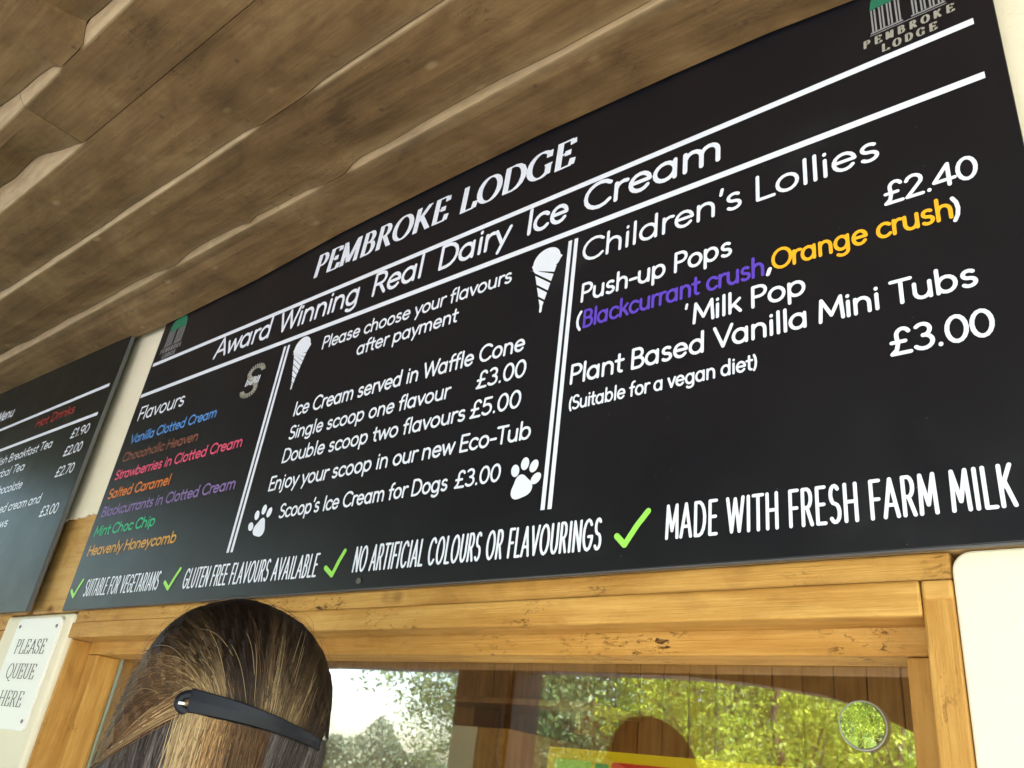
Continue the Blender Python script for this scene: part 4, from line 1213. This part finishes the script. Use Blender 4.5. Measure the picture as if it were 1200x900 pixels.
for i in range(5200):                      # straight loose hair underneath
    t = random.random()
    p0 = pl([(-.108, -.086), (-.06, -.030), (-.018, .004), (.05, -.006), (.10, -.014), (.15, -.022), (.158, -.03)], t) + np.array((0, .004))
    x3 = -.112 + .262 * t
    p3 = np.array((x3 + random.gauss(0, .004), -.27 + random.uniform(-.03, .04)))
    p1 = p0 * .7 + p3 * .3; p2 = p0 * .3 + p3 * .7
    k_ = .5 + .5 * math.sin(t * 70 + 3 * math.sin(t * 23)); p3[0] += .010 * math.sin(t * 55); c = GREY * random.uniform(.3, 1.3) * (.35 + k_) + (np.array((.13, .12, .125)) * (random.random() ** 5)) + MIDB * .25 * random.random()
    add_strand(p0, p1, p2, p3, random.uniform(-.002, .002), c * .7, c, random.uniform(.0005, .0010), .003)
for i in range(55):                        # fly-away hairs
    t = random.random(); q = pl(TOPQ, t); c = pl(CLIP, t)
    k = random.uniform(.0, .5); p0 = q * (1 - k) + c * k
    d = (c - q) * random.uniform(.3, .6) + np.array((random.gauss(0, .006), random.gauss(0, .004)))
    cc = (BLON * .45 if random.random() < .4 else MIDB * .9)
    pts = []
    for s_ in np.linspace(0, 1, NP_):
        a = p0[0] + d[0] * s_; b_ = p0[1] + d[1] * s_ + .008 * math.sin(3.1 * s_)
        b2 = min(b_, .134)
        pts.append(loc(a, b_, hull(a, b2) + .004 + .005 * math.sin(3.1 * s_)))
    strands.append((pts, .00045, [cc] * NP_))
for i in range(260):                       # loose hairs standing off the outline
    t = random.uniform(.02, .93); q = pl(TOPQ, t); q2 = pl(TOPQ, min(1, t + .04)); tg = (q2 - q) / max(np.hypot(*(q2 - q)), 1e-6)
    if random.random() < .35: tg = -tg
    nr = q - np.array((.028, 0)); nr = nr / np.hypot(*nr)
    ln = random.uniform(.03, .085); oh = random.uniform(.003, .013) * (1.5 if random.random() < .15 else 1); dp = random.uniform(-.01, .03)
    cen = np.array((.028, -.01)); r0 = np.hypot(*(q - cen))
    pts = []
    for s_ in np.linspace(0, 1, NP_):
        p = q + tg * ln * s_; p = cen + (p - cen) * (r0 * (1 - .10 * s_) + oh * math.sin(2.6 * s_ + .2)) / np.hypot(*(p - cen))
        pts.append(loc(p[0], p[1], dp))
    strands.append((pts, .0009, [MIDB * random.uniform(.15, 1.0)] * NP_))
hv_, hf_, hc_ = [], [], []
for pts, wd, cols in strands:
    base = len(hv_)
    for i, p in enumerate(pts):
        tv = (pts[min(i + 1, NP_ - 1)] - pts[max(i - 1, 0)])
        out = (p - loc(.028, min(p.z - HC.z, .03), -.02)).normalized()
        sd = tv.cross(out)
        sd = sd.normalized() * wd * (.5 if 0 < i < NP_ - 1 else .25) if sd.length > 1e-9 else Vector((wd / 2, 0, 0))
        hv_ += [tuple(p + sd), tuple(p - sd)]
        cc = tuple(np.clip(cols[i], 0, 1)) + (1.0,)
        hc_ += [cc, cc]
    hf_ += [(base + 2 * i, base + 2 * i + 1, base + 2 * i + 3, base + 2 * i + 2) for i in range(NP_ - 1)]
hb2 = MB(); hb2.v = hv_; hb2.f = hf_
hs = obj('hair_strands', hb2, hm, PE, rel=False, smooth=False, kind='stuff')
ca = hs.data.color_attributes.new('tint', 'FLOAT_COLOR', 'POINT')
ca.data.foreach_set('color', np.array(hc_, dtype=np.float32).ravel())
# barrette
M['clip'] = plain('satin_black_plastic', (.006, .007, .011, 1), .5, .22)
cb_ = MB(); NC = 26
top_, bot_ = [], []
for i in range(NC + 1):
    t = i / NC
    a = -.020 + .162 * t
    bc = .001 - .025 * t + .004 * math.sin(math.pi * t)
    hw = .0132 * (1 - t) + .0065 * t
    nn_ = hull(a, bc) + .0085
    for db_, dn in ((hw, -.006), (hw * .94, .0012), (0, .0022), (-hw * .94, .0012), (-hw, -.006)):
        cb_.v.append(tuple(loc(a, bc + db_, nn_ + dn)))
for i in range(NC):
    for k in range(4):
        a = i * 5 + k; cb_.f.append((a, a + 1, a + 6, a + 5))
    cb_.f.append((i * 5 + 4, i * 5, i * 5 + 5, i * 5 + 9))
cb_.f.append((0, 1, 2, 3, 4)); cb_.f.append(tuple(NC * 5 + k for k in (4, 3, 2, 1, 0)))
CLP = obj('hair_clip', cb_, M['clip'], PE, rel=False, smooth=False, bevel=.001, label='long black bar clip across the back of the hair')
kb = MB()
path = []
for i in range(17):
    a = math.radians(80 + 200 * i / 16)
    path.append(loc(-.020 + .0105 * math.cos(a), -.002 + .0085 * math.sin(a), hull(-.03, -.003) + .0105))
kb.tube(path, .0052, 8)
obj('clip_loop', kb, M['clip'], CLP, rel=False, smooth=True)
kb = MB(); p0 = loc(-.027, -.0035, hull(-.03, -.003) + .0158)
kb.tube([p0 - rdir * .0035, p0 + rdir * .0035], .0016, 6)
obj('clip_pin', kb, plain('silver_pin', (.6, .6, .62, 1), .3), CLP, rel=False)
